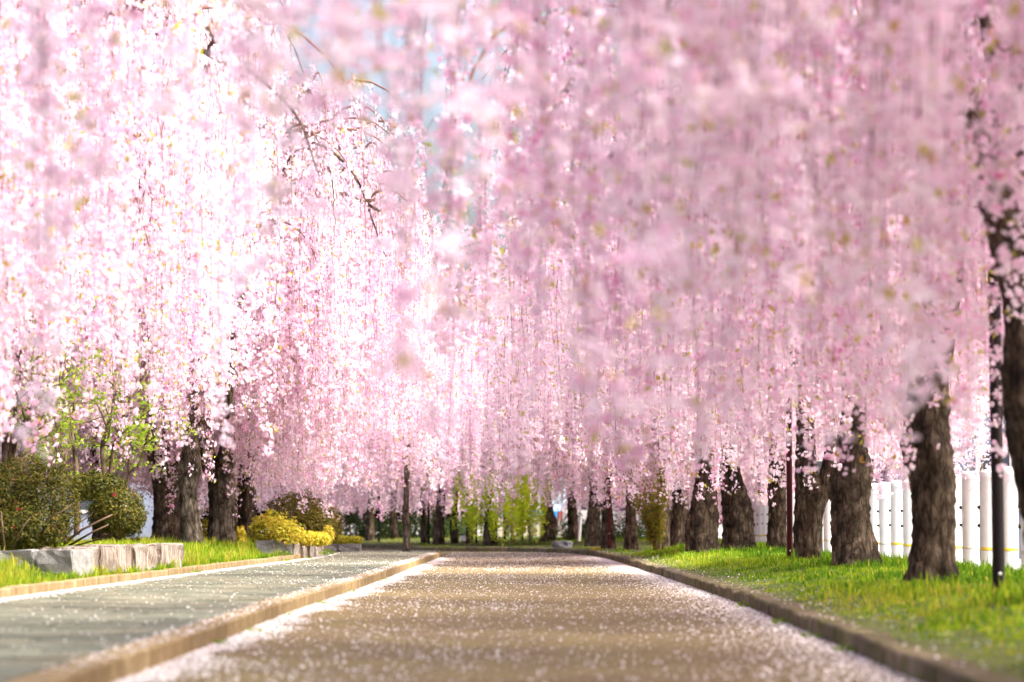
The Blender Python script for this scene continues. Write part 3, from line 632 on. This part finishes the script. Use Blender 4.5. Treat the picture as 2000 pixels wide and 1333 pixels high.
for y in (11.2, 12.6, 14.3, 17.0): weed(rk_x(y) - .03, y, 0, 26, .06, .05, 'tiny green weed sprouting between road gravel and verge kerb', 'weeds along the verge kerb', .5)
for (px_, py_) in [(375, 1121), (505, 1098), (610, 1092), (630, 1088)]:
    p = on(px_, py_, SWZ); weed(pk_x(p.y) + .03, p.y, SWZ, 30, .07, .05, 'small weed sprouting along the low kerb of the planted bed', 'weeds along the bed kerb', .6)

# ------------------------------------------------------------------ fallen petals
def petals(P, label, size=(.009, .018)):
    n = len(P); nr = np.c_[g.normal(0, .35, (n, 2)), np.ones(n)]
    o = link('fallen_petals', leaf_mesh('fallen_petals', P, g.uniform(*size, n), 'ground_petal', g, nrm=nr, tint=np.clip(g.normal(.35, .25, n), 0, 1), aspect=.8), kind='stuff', label=label, category='petals')
def in_view(x, y): return np.abs(x) < y * .22 + .25
n = 70000; y = 8 + 40 * g.random(n) ** 1.35; u = g.random(n); lx, rx = lk_x(np.minimum(y, 39)), rk_x(np.minimum(y, 43)); x = lx + (rx - lx) * u
pd = .15 + .26 * smooth01(vnoise(x * 1.2, y * .9, 21) * .6 + .3) + .45 * smooth01((u - .72) / .2) + .25 * smooth01((y - 26) / 12)
k = (g.random(n) < pd) & in_view(x, y); xr, yr = x[k], y[k]
n = 26000; y2 = 7.5 + 32 * g.random(n) ** 1.2; wv = .085 + .06 * vnoise(y2 * 2.5, y2 * .7, 5); x2 = lk_x(y2) + .005 + np.abs(g.normal(0, 1, n)) * wv
n = 14000; y3 = 8 + 34 * g.random(n); x3 = rk_x(y3) - .01 - np.abs(g.normal(0, .14, n))
X, Y = np.r_[xr, x2, x3], np.r_[yr, y2, y3]; Z = .006 + .006 * g.random(len(X)); dd = X - lk_x(np.minimum(Y, 39)); Z += .018 * np.exp(-(dd / .14) ** 2) * g.random(len(X)) * (Y < 39.3)
petals(np.c_[X, Y, Z], 'white pink petals strewn over the gravel road and drifted against kerbs')
n = 30000; y = 9 + 33 * g.random(n) ** 1.2; u = g.random(n); x0, x1 = pk_x(np.minimum(y, 38)), lk_x(np.minimum(y, 39)); x = x0 + (x1 - x0) * u
pd = .06 + .6 * smooth01(vnoise(x * .9, y * .55, 31) * .9 - .1) ** 1.5
k = (g.random(n) < pd) & in_view(x, y); xa, ya = x[k], y[k]
n = 12000; yb = 12 + 27 * g.random(n); xb = pk_x(yb) + .01 + np.abs(g.normal(0, .07, n)); n = 2500; yc = 8 + 31 * g.random(n); xc = lk_x(yc) - .15 * g.random(n)
X, Y = np.r_[xa, xb, xc], np.r_[ya, yb, yc]; petals(np.c_[X, Y, SWZ + .005 + .006 * g.random(len(X))], 'white pink petals scattered over the slab pavement')
n = 650; y = 8 + 34 * g.random(n); t = .02 + g.random(n) ** 1.6 * .3; x = rk_x(y) + t; petals(np.c_[x, y, .105 + .06 * smooth01(t / .5) + .02 * g.random(n)], 'pale petals lying on the dark verge kerb and grass edge')

# ------------------------------------------------------------------ shrubs
def shrub(name, label, lobes, n, size, mname, stems=(), group=None, stem_mat='stem', shell=.55, tint=(.45, .22), flat=.0, buds=0):
    """lobes: list of (centre, radii); leaves crowd the outer shell of the joined lobes"""
    base = Vector(lobes[0][0]); base.z = min(l[0][2] - l[1][2] for l in lobes); t = thing(name, label, 'shrub', base, group); b = np.array(base)
    vol = np.array([l[1][0] * l[1][1] + l[1][0] * l[1][2] for l in lobes]); vol /= vol.sum(); P = []; Nn = []
    for (c, r), f in zip(lobes, vol):
        k = int(n * f); d = unit(g.normal(size=(k, 3))); lump = 1 + .10 * np.sin(d[:, 0] * 9 + c[0] * 7) * np.sin(d[:, 2] * 8 + c[1]) + .07 * np.sin(d[:, 1] * 13 + d[:, 2] * 11)
        q = (shell + (1.04 - shell) * g.random(k) ** .6) * lump; p = np.array(c) + d * np.array(r) * q[:, None]
        ok = np.ones(k, bool)
        for (c2, r2) in lobes:
            if c2 is not c: ok &= (((p - np.array(c2)) / np.array(r2)) ** 2).sum(1) > .42
        ok &= p[:, 2] > base.z; P.append(p[ok]); Nn.append(d[ok])
    P = np.vstack(P); Nn = np.vstack(Nn); k = len(P)
    patch = .16 * vnoise(P[:, 0] * 7, P[:, 2] * 7 + P[:, 1] * 3, 9)
    link('foliage', leaf_mesh('foliage', P - b, g.uniform(*size, k), mname, g, nrm=Nn + g.normal(0, .6, (k, 3)) + [0, 0, .4], tint=np.clip(g.normal(*tint, k) + patch, 0, 1), aspect=.55), t, kind='stuff')
    for s in stems:
        mb = MB(); mb.tube([Vector(p) - base for p in s[0]], s[1], 7); mb.build('branch', stem_mat, t, True)
    for _ in range(buds):
        i = g.integers(0, k); mb = MB()
        for q in range(5): a = q * 1.2566; mb.add([(0, 0, 0), (.012 * math.cos(a - .5), .004, .012 * math.sin(a - .5)), (.02 * math.cos(a), -.01, .02 * math.sin(a)), (.012 * math.cos(a + .5), .004, .012 * math.sin(a + .5))], [(0, 1, 2, 3)])
        mb.build('flower_bud', 'bud', t, loc=Vector(P[i] - b) + Vector((0, -.03, .01)))
    return t
def L(px_, py_, Y, rx, rz, ry=None):
    c = at(px_, py_, Y); s = Y / FPX; return (tuple(c), (rx * s, (ry or rx) * s, rz * s))
def S(pts, Y, r0, r1): return ([tuple(at(a, b, Y + c)) for a, b, c in pts], np.linspace(r0, r1, len(pts)))
shrub('azalea_shrub', 'large clipped azalea shrub with olive leaves behind the granite wall', [L(40, 985, 20.9, 95, 92), L(92, 980, 20.7, 66, 85), L(-40, 990, 20.8, 90, 90), L(60, 1030, 20.5, 76, 50), L(20, 1040, 20.4, 60, 40)], 38000, (.018, .034), 'azalea_leaf',
      [S([(10, 1080, -.3), (6, 1040, -.35), (2, 1000, -.3)], 20.5, .012, .006), S([(25, 1075, -.3), (38, 1040, -.4), (60, 1010, -.4)], 20.4, .006, .003), S([(90, 1015, -.4), (120, 1000, -.45), (140, 985, -.4)], 20.2, .006, .003)], tint=(.45, .22), buds=5)
shrub('azalea_shrub', 'round clipped azalea ball with bare leaning branches at its foot', [L(232, 1000, 21.4, 50, 46), L(208, 1004, 21.5, 36, 38), L(250, 1013, 21.5, 36, 36)], 15000, (.016, .03), 'azalea_leaf',
      [S([(125, 1062, 0), (160, 1035, -.05), (200, 1015, -.1), (225, 1003, 0)], 21.2, .014, .006), S([(135, 1066, 0), (180, 1040, -.1), (212, 1025, -.1)], 21.2, .012, .005), S([(120, 1055, 0), (150, 1025, 0), (180, 1005, 0)], 21.3, .010, .004), S([(140, 1068, 0), (200, 1052, 0), (232, 1038, 0)], 21.4, .008, .004)], tint=(.38, .2), buds=1)
shrub('azalea_shrub', 'loose azalea tuft peeking out between the two clipped azaleas', [L(180, 950, 22.4, 45, 30), L(215, 952, 22.5, 35, 26)], 6000, (.018, .034), 'azalea_leaf', [S([(190, 1030, 0), (185, 990, 0), (180, 960, 0)], 22.4, .01, .005)], tint=(.35, .2))
shrub('evergreen_shrub', 'brownish green mounded hedge behind the yellow shrub', [L(590, 1010, 35.5, 50, 50), L(555, 1010, 35.2, 35, 46), L(630, 1025, 35.8, 38, 38), L(615, 1030, 35, 45, 36)], 15000, (.022, .045), 'hedge_leaf', [S([(590, 1060, 0), (588, 1030, 0), (590, 1000, 0)], 35.4, .02, .01)])
shrub('golden_shrub', 'bright yellow leaved shrub above the short granite wall', [L(535, 1032, 32.3, 42, 34), L(560, 1042, 32.0, 36, 24), L(512, 1035, 32.4, 26, 28)], 3000, (.03, .07), 'yellow_leaf', [S([(530, 1072, 0), (528, 1050, 0), (525, 1025, 0)], 32.3, .01, .004)], shell=.25, tint=(.36, .3))
shrub('golden_shrub', 'low golden shrub spilling over the short granite wall end', [L(600, 1052, 32.6, 26, 14), L(625, 1053, 33.2, 20, 14), L(642, 1045, 33.8, 10, 18)], 3200, (.03, .06), 'yellow_leaf', [S([(610, 1066, 0), (612, 1058, 0), (613, 1050, 0)], 32.8, .008, .004)], shell=.4, tint=(.62, .2))
shrub('golden_ground_cover', 'low yellow green ground cover filling the dark stone planter', [L(665, 1056, 41.7, 26, 10), L(690, 1056, 41.7, 18, 9)], 3000, (.03, .06), 'yellow_leaf', shell=.3, tint=(.25, .2))
shrub('golden_shrub', 'small yellow flowering bush glimpsed behind the pale cherry trunk', [L(405, 1035, 33, 14, 22), L(470, 1045, 33.5, 12, 18)], 900, (.03, .06), 'yellow_leaf', shell=.3, tint=(.6, .2))
shrub('orange_plant', 'low orange yellow flower patch in the grass by the verge kerb', [L(1165, 1075, 45, 16, 5), L(1180, 1077, 44.5, 9, 4)], 900, (.02, .04), 'yellow_leaf', shell=.1, tint=(.85, .12))
# many-stemmed shrub on the verge
kb = on(1285, 1074, VZ - .02); t = thing('kerria_shrub', 'many-stemmed olive leaved shrub arching over the verge', 'shrub', kb)
lp = []
for k in range(26):
    a = g.uniform(0, 6.28); rr = g.uniform(.15, .55); hh = g.uniform(.8, 1.5); bias = Vector((-.18, -.05, 0))
    pts = [Vector((.05 * math.cos(a), .05 * math.sin(a), -.03)), Vector((rr * .35 * math.cos(a), rr * .35 * math.sin(a), hh * .5)) + bias * .5, Vector((rr * math.cos(a), rr * math.sin(a), hh)) + bias]
    C = crom([tuple(p) for p in pts], 10); mb = MB(); mb.tube(C, np.linspace(.011, .004, 10), 6); mb.build('stem', 'stem', t, True)
    q = g.random(210) * .85 + .15; cp = np.stack([np.interp(q, np.linspace(0, 1, 10), C[:, d]) for d in range(3)], 1); lp.append(cp + g.normal(0, .05, cp.shape))
lp = np.vstack(lp); link('foliage', leaf_mesh('foliage', lp, g.uniform(.03, .055, len(lp)), 'olive_leaf', g), t, kind='stuff')

# ------------------------------------------------------------------ smooth-barked trees behind the azaleas
def myrtle(base, label, stems, leaves, seed):
    t = thing('crape_myrtle', label, 'tree', base, 'smooth barked trees behind the azaleas'); g2 = np.random.default_rng(seed); lp = []
    for pts, r0 in stems:
        P = [Vector(p) - Vector(base) for p in pts]; link('trunk', trunk_mesh(P, np.linspace(r0, r0 * .35, len(P)), seed, 'myrtle_bark', 14, 26, .5), t)
        C = crom([tuple(p) for p in P], 20)
        for k in range(9):
            s = C[g2.integers(7, 20)]; d = unit(np.array([g2.normal(0, .7), g2.normal(0, .7), g2.uniform(.2, 1)])); l = g2.uniform(.25, .8); e = unit(d + g2.normal(0, .3, 3))
            B = crom([s, s + d * l * .5, s + d * l * .6 + e * l * .5], 8); mb = MB(); mb.tube(B, np.linspace(.012, .004, 8), 5); mb.build('branch', 'stem', t, True)
            for q in range(leaves): p = B[g2.integers(2, 8)] + g2.normal(0, .05, 3); lp.append(p)
            for q in range(3):
                s2 = B[g2.integers(2, 8)]; d2 = unit(d + g2.normal(0, .6, 3)); mb = MB(); mb.tube([s2, s2 + d2 * .12, s2 + d2 * .25 + [0, 0, .03]], [.004, .003, .0015], 4); mb.build('twig', 'stem', t)
                for _ in range(leaves): lp.append(s2 + d2 * g2.uniform(.05, .28) + g2.normal(0, .025, 3))
    lp = np.array(lp); link('young_leaf', leaf_mesh('young_leaf', lp, g2.uniform(.03, .07, len(lp)), 'green_leaf', g2, tint=np.clip(g2.normal(.6, .25, len(lp)), 0, 1)), t, kind='stuff')
def stem_px(pts, Y): return [tuple(at(a, b, Y + c)) for a, b, c in pts]
bs = at(22, 1060, 23.6)
myrtle(tuple(bs), 'pinkish smooth barked tree with straight main stem rising behind the large azalea', [(stem_px([(8, 1060, 0), (10, 880, 0), (14, 760, 0), (16, 620, 0), (10, 480, .1)], 23.6), .038), (stem_px([(14, 1060, 0), (20, 900, 0), (32, 780, .1), (45, 650, .1), (62, 540, .2)], 23.6), .028), (stem_px([(18, 1060, 0), (28, 880, 0), (60, 800, -.1), (105, 752, -.1)], 23.6), .02), (stem_px([(30, 1060, 0), (40, 900, .3), (62, 780, .4), (80, 660, .5)], 23.6), .026)], 11, 1)
bs = at(215, 1045, 25)
myrtle(tuple(bs), 'forked pale stemmed tree with fresh leaves behind the round azalea ball', [(stem_px([(206, 1045, 0), (204, 930, 0), (200, 870, 0), (220, 800, 0), (226, 720, .1)], 25), .034), (stem_px([(214, 1045, 0), (216, 920, 0), (226, 860, 0), (250, 790, -.1), (275, 730, -.1)], 25), .026), (stem_px([(235, 1010, 0), (250, 930, -.1), (272, 912, -.1), (285, 860, -.1)], 25), .010)], 15, 2)
bs = at(140, 1045, 27)
myrtle(tuple(bs), 'thin leafy tree between the straight stem and the forked stem behind the azaleas', [(stem_px([(150, 1045, 0), (148, 900, 0), (140, 840, 0), (150, 760, .1)], 27), .034), (stem_px([(125, 1045, 0), (120, 900, .2), (110, 820, .2), (125, 720, .3)], 27), .026), (stem_px([(40, 1045, 0), (44, 900, .2), (60, 850, .2), (100, 830, .3)], 27), .026)], 11, 3)

# ------------------------------------------------------------------ daffodils
df = on(482, 1066, .2); t = thing('daffodil_plant', 'clump of yellow daffodils beside the blackish cherry trunk', 'flower', (df.x, df.y - .35, .18))
lv = np.zeros((70, 3)) + g.normal(0, .05, (70, 3)) * [1, 1, 0]; blades(lv, g.uniform(.12, .24, 70), g.uniform(.01, .016, 70), g, 'leaf', 'grass', '', tint=g.normal(.2, .1, 70), lean=.6, parent=t)
for (dx, dz) in [(-.02, .24), (.02, .215), (.09, .225), (.05, .19)]:
    mb = MB(); mb.tube([(dx * .4, 0, 0), (dx * .8, -.01, dz * .7), (dx, -.03, dz)], [.004, .0035, .003], 5); mb.build('stem', 'green_leaf', t)
    fl = MB()
    for q in range(6): a = q * math.pi / 3; fl.add([(0, 0, 0), (.018 * math.cos(a - .4), -.004, .018 * math.sin(a - .4)), (.036 * math.cos(a), .002, .036 * math.sin(a)), (.018 * math.cos(a + .4), -.004, .018 * math.sin(a + .4))], [(0, 1, 2, 3)])
    f = fl.build('flower', 'daffodil', t, loc=(dx, -.035, dz)); tr = MB(); tr.lathe([(.008, 0), (.011, .012), (.014, .02)], 10); o = tr.build('trumpet', 'daffodil', f); o.rotation_euler.x = math.pi / 2

# ------------------------------------------------------------------ white fence posts
body = MB().lathe([(.088, -.15), (.088, 1.02), (.087, 1.045)], 28).mesh('body', 'white_post', True)
cap = MB().lathe([(.0935, 1.03), (.0935, 1.075), (.088, 1.092), (.06, 1.108), (.02, 1.114)], 28).mesh('cap', 'white_post', True)
band = MB().lathe([(.0905, .315), (.0905, .345)], 28).mesh('band', 'band', True); band2 = MB().lathe([(.0905, .315), (.0905, .345)], 28).mesh('band', 'band_grey', True)
bolt = MB().lathe([(.018, 0), (.018, .018), (.013, .028), (.005, .031)], 12).mesh('bolt', 'black', True)
for i in range(30):
    d = 20.9 + i * 1.02; x = 4.70 + .012 * (d - 23)
    t = thing('fence_post', 'white round capped fence post with yellow band and black side bolts' if i % 3 != 1 else 'white round capped fence post with faded grey band and black side bolts', 'post', (x, d, .0), 'white posts along the verge')
    o = link('body', body, t); link('cap', cap, t); link('band', band if i % 3 != 1 else band2, t); t.rotation_euler = (random.gauss(0, .006), random.gauss(0, .006), random.gauss(0, .05)); t.location.z = random.gauss(0, .008)
    for zz in (.56, .74):
        b_o = link('bolt', bolt, t, (.086 * math.cos(-.35), .086 * math.sin(-.35), zz)); b_o.rotation_euler = (0, math.pi / 2, -.35)
        b_o = link('bolt', bolt, t, (-.086 * math.cos(.35), .086 * math.sin(.35), zz)); b_o.rotation_euler = (0, -math.pi / 2, -.35)

# ------------------------------------------------------------------ support poles
def pole(px_, py_, gz, r, hgt, mname, label, depth=None, group=None):
    p = on(px_, py_, gz) if depth is None else at(px_, py_, depth); t = thing('support_pole', label, 'pole', (p.x, p.y, p.z - .02), group)
    MB().lathe([(r, -.1), (r, hgt), (r * .6, hgt + .01)], 18).build('shaft', mname, t, True); MB().lathe([(r * 1.12, hgt - .06), (r * 1.12, hgt + .012), (r * .5, hgt + .02)], 18).build('cap', mname, t, True)
    MB().lathe([(r * 1.25, -.02), (r * 1.25, .05), (r, .055)], 18).build('sleeve', mname, t, True)
    o = MB().lathe([(.010, 0), (.010, .008), (.004, .011)], 10).build('bolt', 'white_post', t, True, (0, -r, .16)); o.rotation_euler.x = math.pi / 2
    mb = MB(); mb.tube([(-.6, 0, hgt - .08), (.6, 0, hgt - .08)], r * .6, 10); mb.build('cross_arm', mname, t, True)
pole(1951, 1168, VZ - .02, .037, 2.4, 'pole_black', 'black support pole standing in the verge next to the thick leaning trunk')
pole(1543, 1102, VZ - .02, .031, 2.3, 'pole_maroon', 'maroon support pole in front of the forked cherry trunk')
for px_, py_, d in [(1020, 1058, 53), (837, 1058, 55), (740, 1052, 59), (930, 1058, 54), (1190, 1058, 43)]: pole(px_, py_, .2, .028, 2.2, 'pole_black' if px_ != 1190 else 'pole_maroon', 'thin dark support pole among the far cherries at the bend' if px_ != 1190 else 'thin maroon support pole among the dark trunks before the bend', d, 'support poles at the bend' if px_ != 1190 else None)
p = at(1597, 1085, 31); t = thing('wooden_post', 'square charred wooden post between the forked and flared cherry trunks', 'post', (p.x, p.y, .1)); MB().box((0, 0, .6), (.12, .12, 1.3)).build('shaft', 'roof', t); MB().box((0, 0, 1.26), (.13, .13, .03)).build('cap', 'roof', t)
for i, (x0, y0, x1, y1, d) in enumerate([(1004, 1055, 995, 1000, 53.5), (1036, 1055, 1030, 1000, 53.8), (986, 1056, 985, 990, 54.5), (1131, 1050, 1134, 1010, 52)]):
    a, b = at(x0, y0, d), at(x1, y1, d + .3); t = thing('wooden_prop', ['orange wooden prop leaning under the far leafy tree', 'pale wooden prop leaning beside the thin far pole', 'brown upright wooden prop under the white sign', 'whitish leaning prop between two dark far trunks'][i], 'prop', a)
    mb = MB(); mb.tube([Vector((0, 0, -.1)), b - a], .035, 8); mb.build('shaft', ['wood', 'bark_grey', 'bark', 'white_post'][i], t); mb = MB(); mb.tube([b - a - Vector((.05, 0, .03)), b - a + Vector((.05, 0, -.03))], .025, 8); mb.build('cross_piece', ['wood', 'bark_grey', 'bark', 'white_post'][i], t)

# ------------------------------------------------------------------ far leafy tree, signs, car, houses
p = at(958, 1062, 50.6); t = thing('willow_tree', 'bright yellow green leafy tree among the far pink cherries', 'tree', (p.x, p.y, .15))
link('trunk', trunk_mesh([Vector((0, 0, -.2)), Vector((0, 0, .3)), Vector((.05, 0, 1.0)), Vector((.0, 0, 1.8))], [.16, .13, .11, .07], 5), t)
P = []
for k in range(200):
    a = g.uniform(0, 6.28); r = g.uniform(.1, 1.05); z0 = g.uniform(.75, 1.75); ln = g.uniform(.3, .9); q = g.random(60); P.append(np.c_[r * math.cos(a) + g.normal(0, .04, 60) + .25, r * math.sin(a) + g.normal(0, .04, 60), z0 - q * ln])
P = np.vstack(P); link('crown', leaf_mesh('crown', P, g.uniform(.05, .09, len(P)), 'willow_leaf', g), t, kind='stuff')
for k in range(6): mb = MB(); a = k * 1.05; mb.tube([(0, 0, 1.0), (.35 * math.cos(a), .35 * math.sin(a), 1.7), (.8 * math.cos(a), .8 * math.sin(a), 1.9)], [.05, .03, .01], 6); mb.build('limb', 'bark', t, True)
p = at(998, 1052, 56); t = thing('sign', 'white board sign with red mark on a post by the leafy tree', 'sign', (p.x, p.y, .1)); MB().box((0, .012, .6), (.03, .03, 1.3)).build('post', 'bark_grey', t); MB().box((0, 0, .97), (.25, .02, .36)).build('board', 'sign_white', t)
mb = MB().box((.05, -.0125, 1.03), (.05, .004, .12)); mb.box((.05, -.0125, .93), (.06, .004, .04)); mb.build('mark', 'red', t)
p = at(904, 1060, 52.5); t = thing('plaque', 'small white plaque standing in the grass before the far trunks', 'sign', (p.x, p.y, .15)); MB().box((0, 0, .10), (.13, .02, .10)).build('board', 'sign_white', t); MB().box((0, .012, .02), (.02, .012, .14)).build('stake', 'bark_grey', t)

def car(x, y, rz, label):
    t = thing('parked_car', label, 'car', (x, y, 0)); t.rotation_euler.z = rz
    def hull(sec, wd, name, m, par=t, bev=.05):
        bm = bmesh.new(); A = [bm.verts.new((a, -wd / 2, b)) for a, b in sec]; f = bm.faces.new(A); r = bmesh.ops.extrude_face_region(bm, geom=[f]); vs = [v for v in r['geom'] if isinstance(v, bmesh.types.BMVert)]; bmesh.ops.translate(bm, verts=vs, vec=(0, wd, 0)); bmesh.ops.recalc_face_normals(bm, faces=bm.faces)
        bmesh.ops.bevel(bm, geom=list(bm.edges), offset=bev, segments=3, affect='EDGES'); me = bpy.data.meshes.new(name); bm.to_mesh(me); bm.free(); me.materials.append(M[m]); return link(name, me, par)
    hull([(-1.9, .28), (1.9, .28), (1.95, .6), (1.85, .82), (1.1, .9), (.55, 1.45), (-1.5, 1.5), (-1.9, .95), (-1.95, .5)], 1.55, 'body', 'car_paint', bev=.06)
    for s in (-1, 1):
        for (a, b, c, e) in [(.0, .88, .55, 1.36), (-.75, .88, -.06, 1.38), (-1.45, .92, -.82, 1.38)]:
            MB().add([(a, s * .782, b), (c + .35 * (c > .3), s * .782, b), (c, s * .782, e), (a, s * .782, e)], [(0, 1, 2, 3)]).build('window', 'glass', t)
        for xx in (-1.2, 1.2):
            wv = link('wheel', None, t, (xx, s * .72, .3)); wv.rotation_euler.x = math.pi / 2
            MB().lathe([(.16, -.09), (.29, -.09), (.31, -.05), (.31, .05), (.29, .09), (.16, .09)], 20).build('tyre', 'tyre', wv, True); MB().lathe([(.05, -.095), (.17, -.092), (.17, .092), (.05, .096)], 16).build('rim', 'band_grey', wv, True)
        MB().box((1.93, s * .55, .66), (.06, .3, .14)).build('headlight', 'sign_white', t); MB().box((-1.93, s * .6, .75), (.06, .14, .25)).build('tail_light', 'red', t)
car(3.2, 64, .05, 'white car with dark windows parked beyond the far verge')

def house(x, y, rz, wd, dp, hgt, wall, roof, label, rows, colsn, extra=None):
    t = thing('house', label, 'building', (x, y, -.05)); t.rotation_euler.z = rz
    MB().box((0, 0, hgt / 2), (wd, dp, hgt)).build('wall', wall, t); o = .35; hw, hd = wd / 2 + o, dp / 2 + o
    MB().add([(-hw, -hd, hgt), (hw, -hd, hgt), (hw, hd, hgt), (-hw, hd, hgt), (-hw + .2, 0, hgt + 1.6), (hw - .2, 0, hgt + 1.6)], [(0, 1, 5, 4), (2, 3, 4, 5), (1, 2, 5), (3, 0, 4), (3, 2, 1, 0)]).build('roof', roof, t)
    for r in range(rows):
        for c in range(colsn):
            wx = -wd / 2 + wd * (c + .5) / colsn; wz = 1.45 + r * 2.7
            for face in ((0, -dp / 2, 1), (1, -wd / 2, 0)):
                if face[0] == 0:
                    f = MB().box((wx, -dp / 2 - .03, wz), (1.25, .06, 1.15)).build('window', 'sign_white', t); MB().box((wx, -dp / 2 - .065, wz), (1.1, .02, 1.0)).build('pane', 'glass', f); MB().box((wx, -dp / 2 - .08, wz), (.05, .02, 1.0)).build('mullion', 'sign_white', f)
                elif c < 2:
                    wy = -dp / 4 + c * dp / 2; f = MB().box((-wd / 2 - .03, wy, wz), (.06, 1.25, 1.15)).build('window', 'sign_white', t); MB().box((-wd / 2 - .065, wy, wz), (.02, 1.1, 1.0)).build('pane', 'glass', f)
    d = MB().box((wd * .12, -dp / 2 - .03, 1.02), (.9, .07, 2.04)).build('door', 'bark_grey', t); MB().box((wd * .12 + .35, -dp / 2 - .08, 1.0), (.04, .05, .14)).build('handle', 'black', d)
    if extra: MB().box((0, -dp / 2 - .06, extra), (wd * .98, .10, .55)).build('fascia', 'blue', t)
    return t
house(12.2, 46, -.2, 8, 6, 5.4, 'wall_blue', 'roof', 'dark blue grey two storey house behind the white posts', 2, 3)
house(15.5, 66, .1, 9, 7, 5.6, 'wall_cream', 'roof', 'cream walled two storey house beyond the gravel lot', 2, 3)
house(2.6, 84, 0, 7, 7, 3.2, 'wall_sky', 'roof', 'pale blue low building with bright blue fascia beyond the bend', 1, 3, .74)
for i in range(5):
    d = 58 + .5 * math.sin(i * 2.3); c = at(1120 + i * 48, 1040, d)
    shrub('evergreen_shrub', 'dark green hedge bush between the trunks beyond the olive shrub', [((c.x, d, .36), (.38, .4, .5)), ((c.x + .2, d + .1, .3), (.3, .3, .34))], 1800, (.05, .09), 'hedge_green', [([(c.x, d, 0), (c.x, d, .2), (c.x + .05, d, .45)], [.03, .025, .015])], group='hedge bushes beyond the olive shrub', shell=.4)
for i in range(7):
    d = 62.5 + .6 * math.sin(i * 2.1); c = at(640 + i * 42, 1040, d); h_ = .42 + .1 * math.sin(i * 1.7)
    shrub('evergreen_shrub', 'dark green hedge bush behind the far trunks at the bend', [((c.x, d, .38), (.36, .4, h_)), ((c.x + .2, d + .1, .3), (.3, .3, .34))], 2200, (.05, .09), 'hedge_green', [([(c.x, d, 0), (c.x, d, .2), (c.x + .05, d, .45)], [.03, .025, .015])], group='hedge bushes at the bend', shell=.4)
pf = thing('panel_fence', 'grey board fence behind the far leafy tree', 'fence', (-.55, 66, 0))
for i in range(16): MB().box((.08 + i * .165, 0, .42), (.155, .03, .62)).build('board', ['bark_grey', 'wall_cream', 'bark_grey', 'band_grey'][i % 4], pf)
for i in range(3): MB().box((.02 + i * 1.3, .05, .4), (.08, .06, .8)).build('post', 'bark_grey', pf)
house(-14, 62, .3, 9, 7, 5.6, 'wall_blue', 'roof', 'blue grey house behind the left hand cherries', 2, 3)
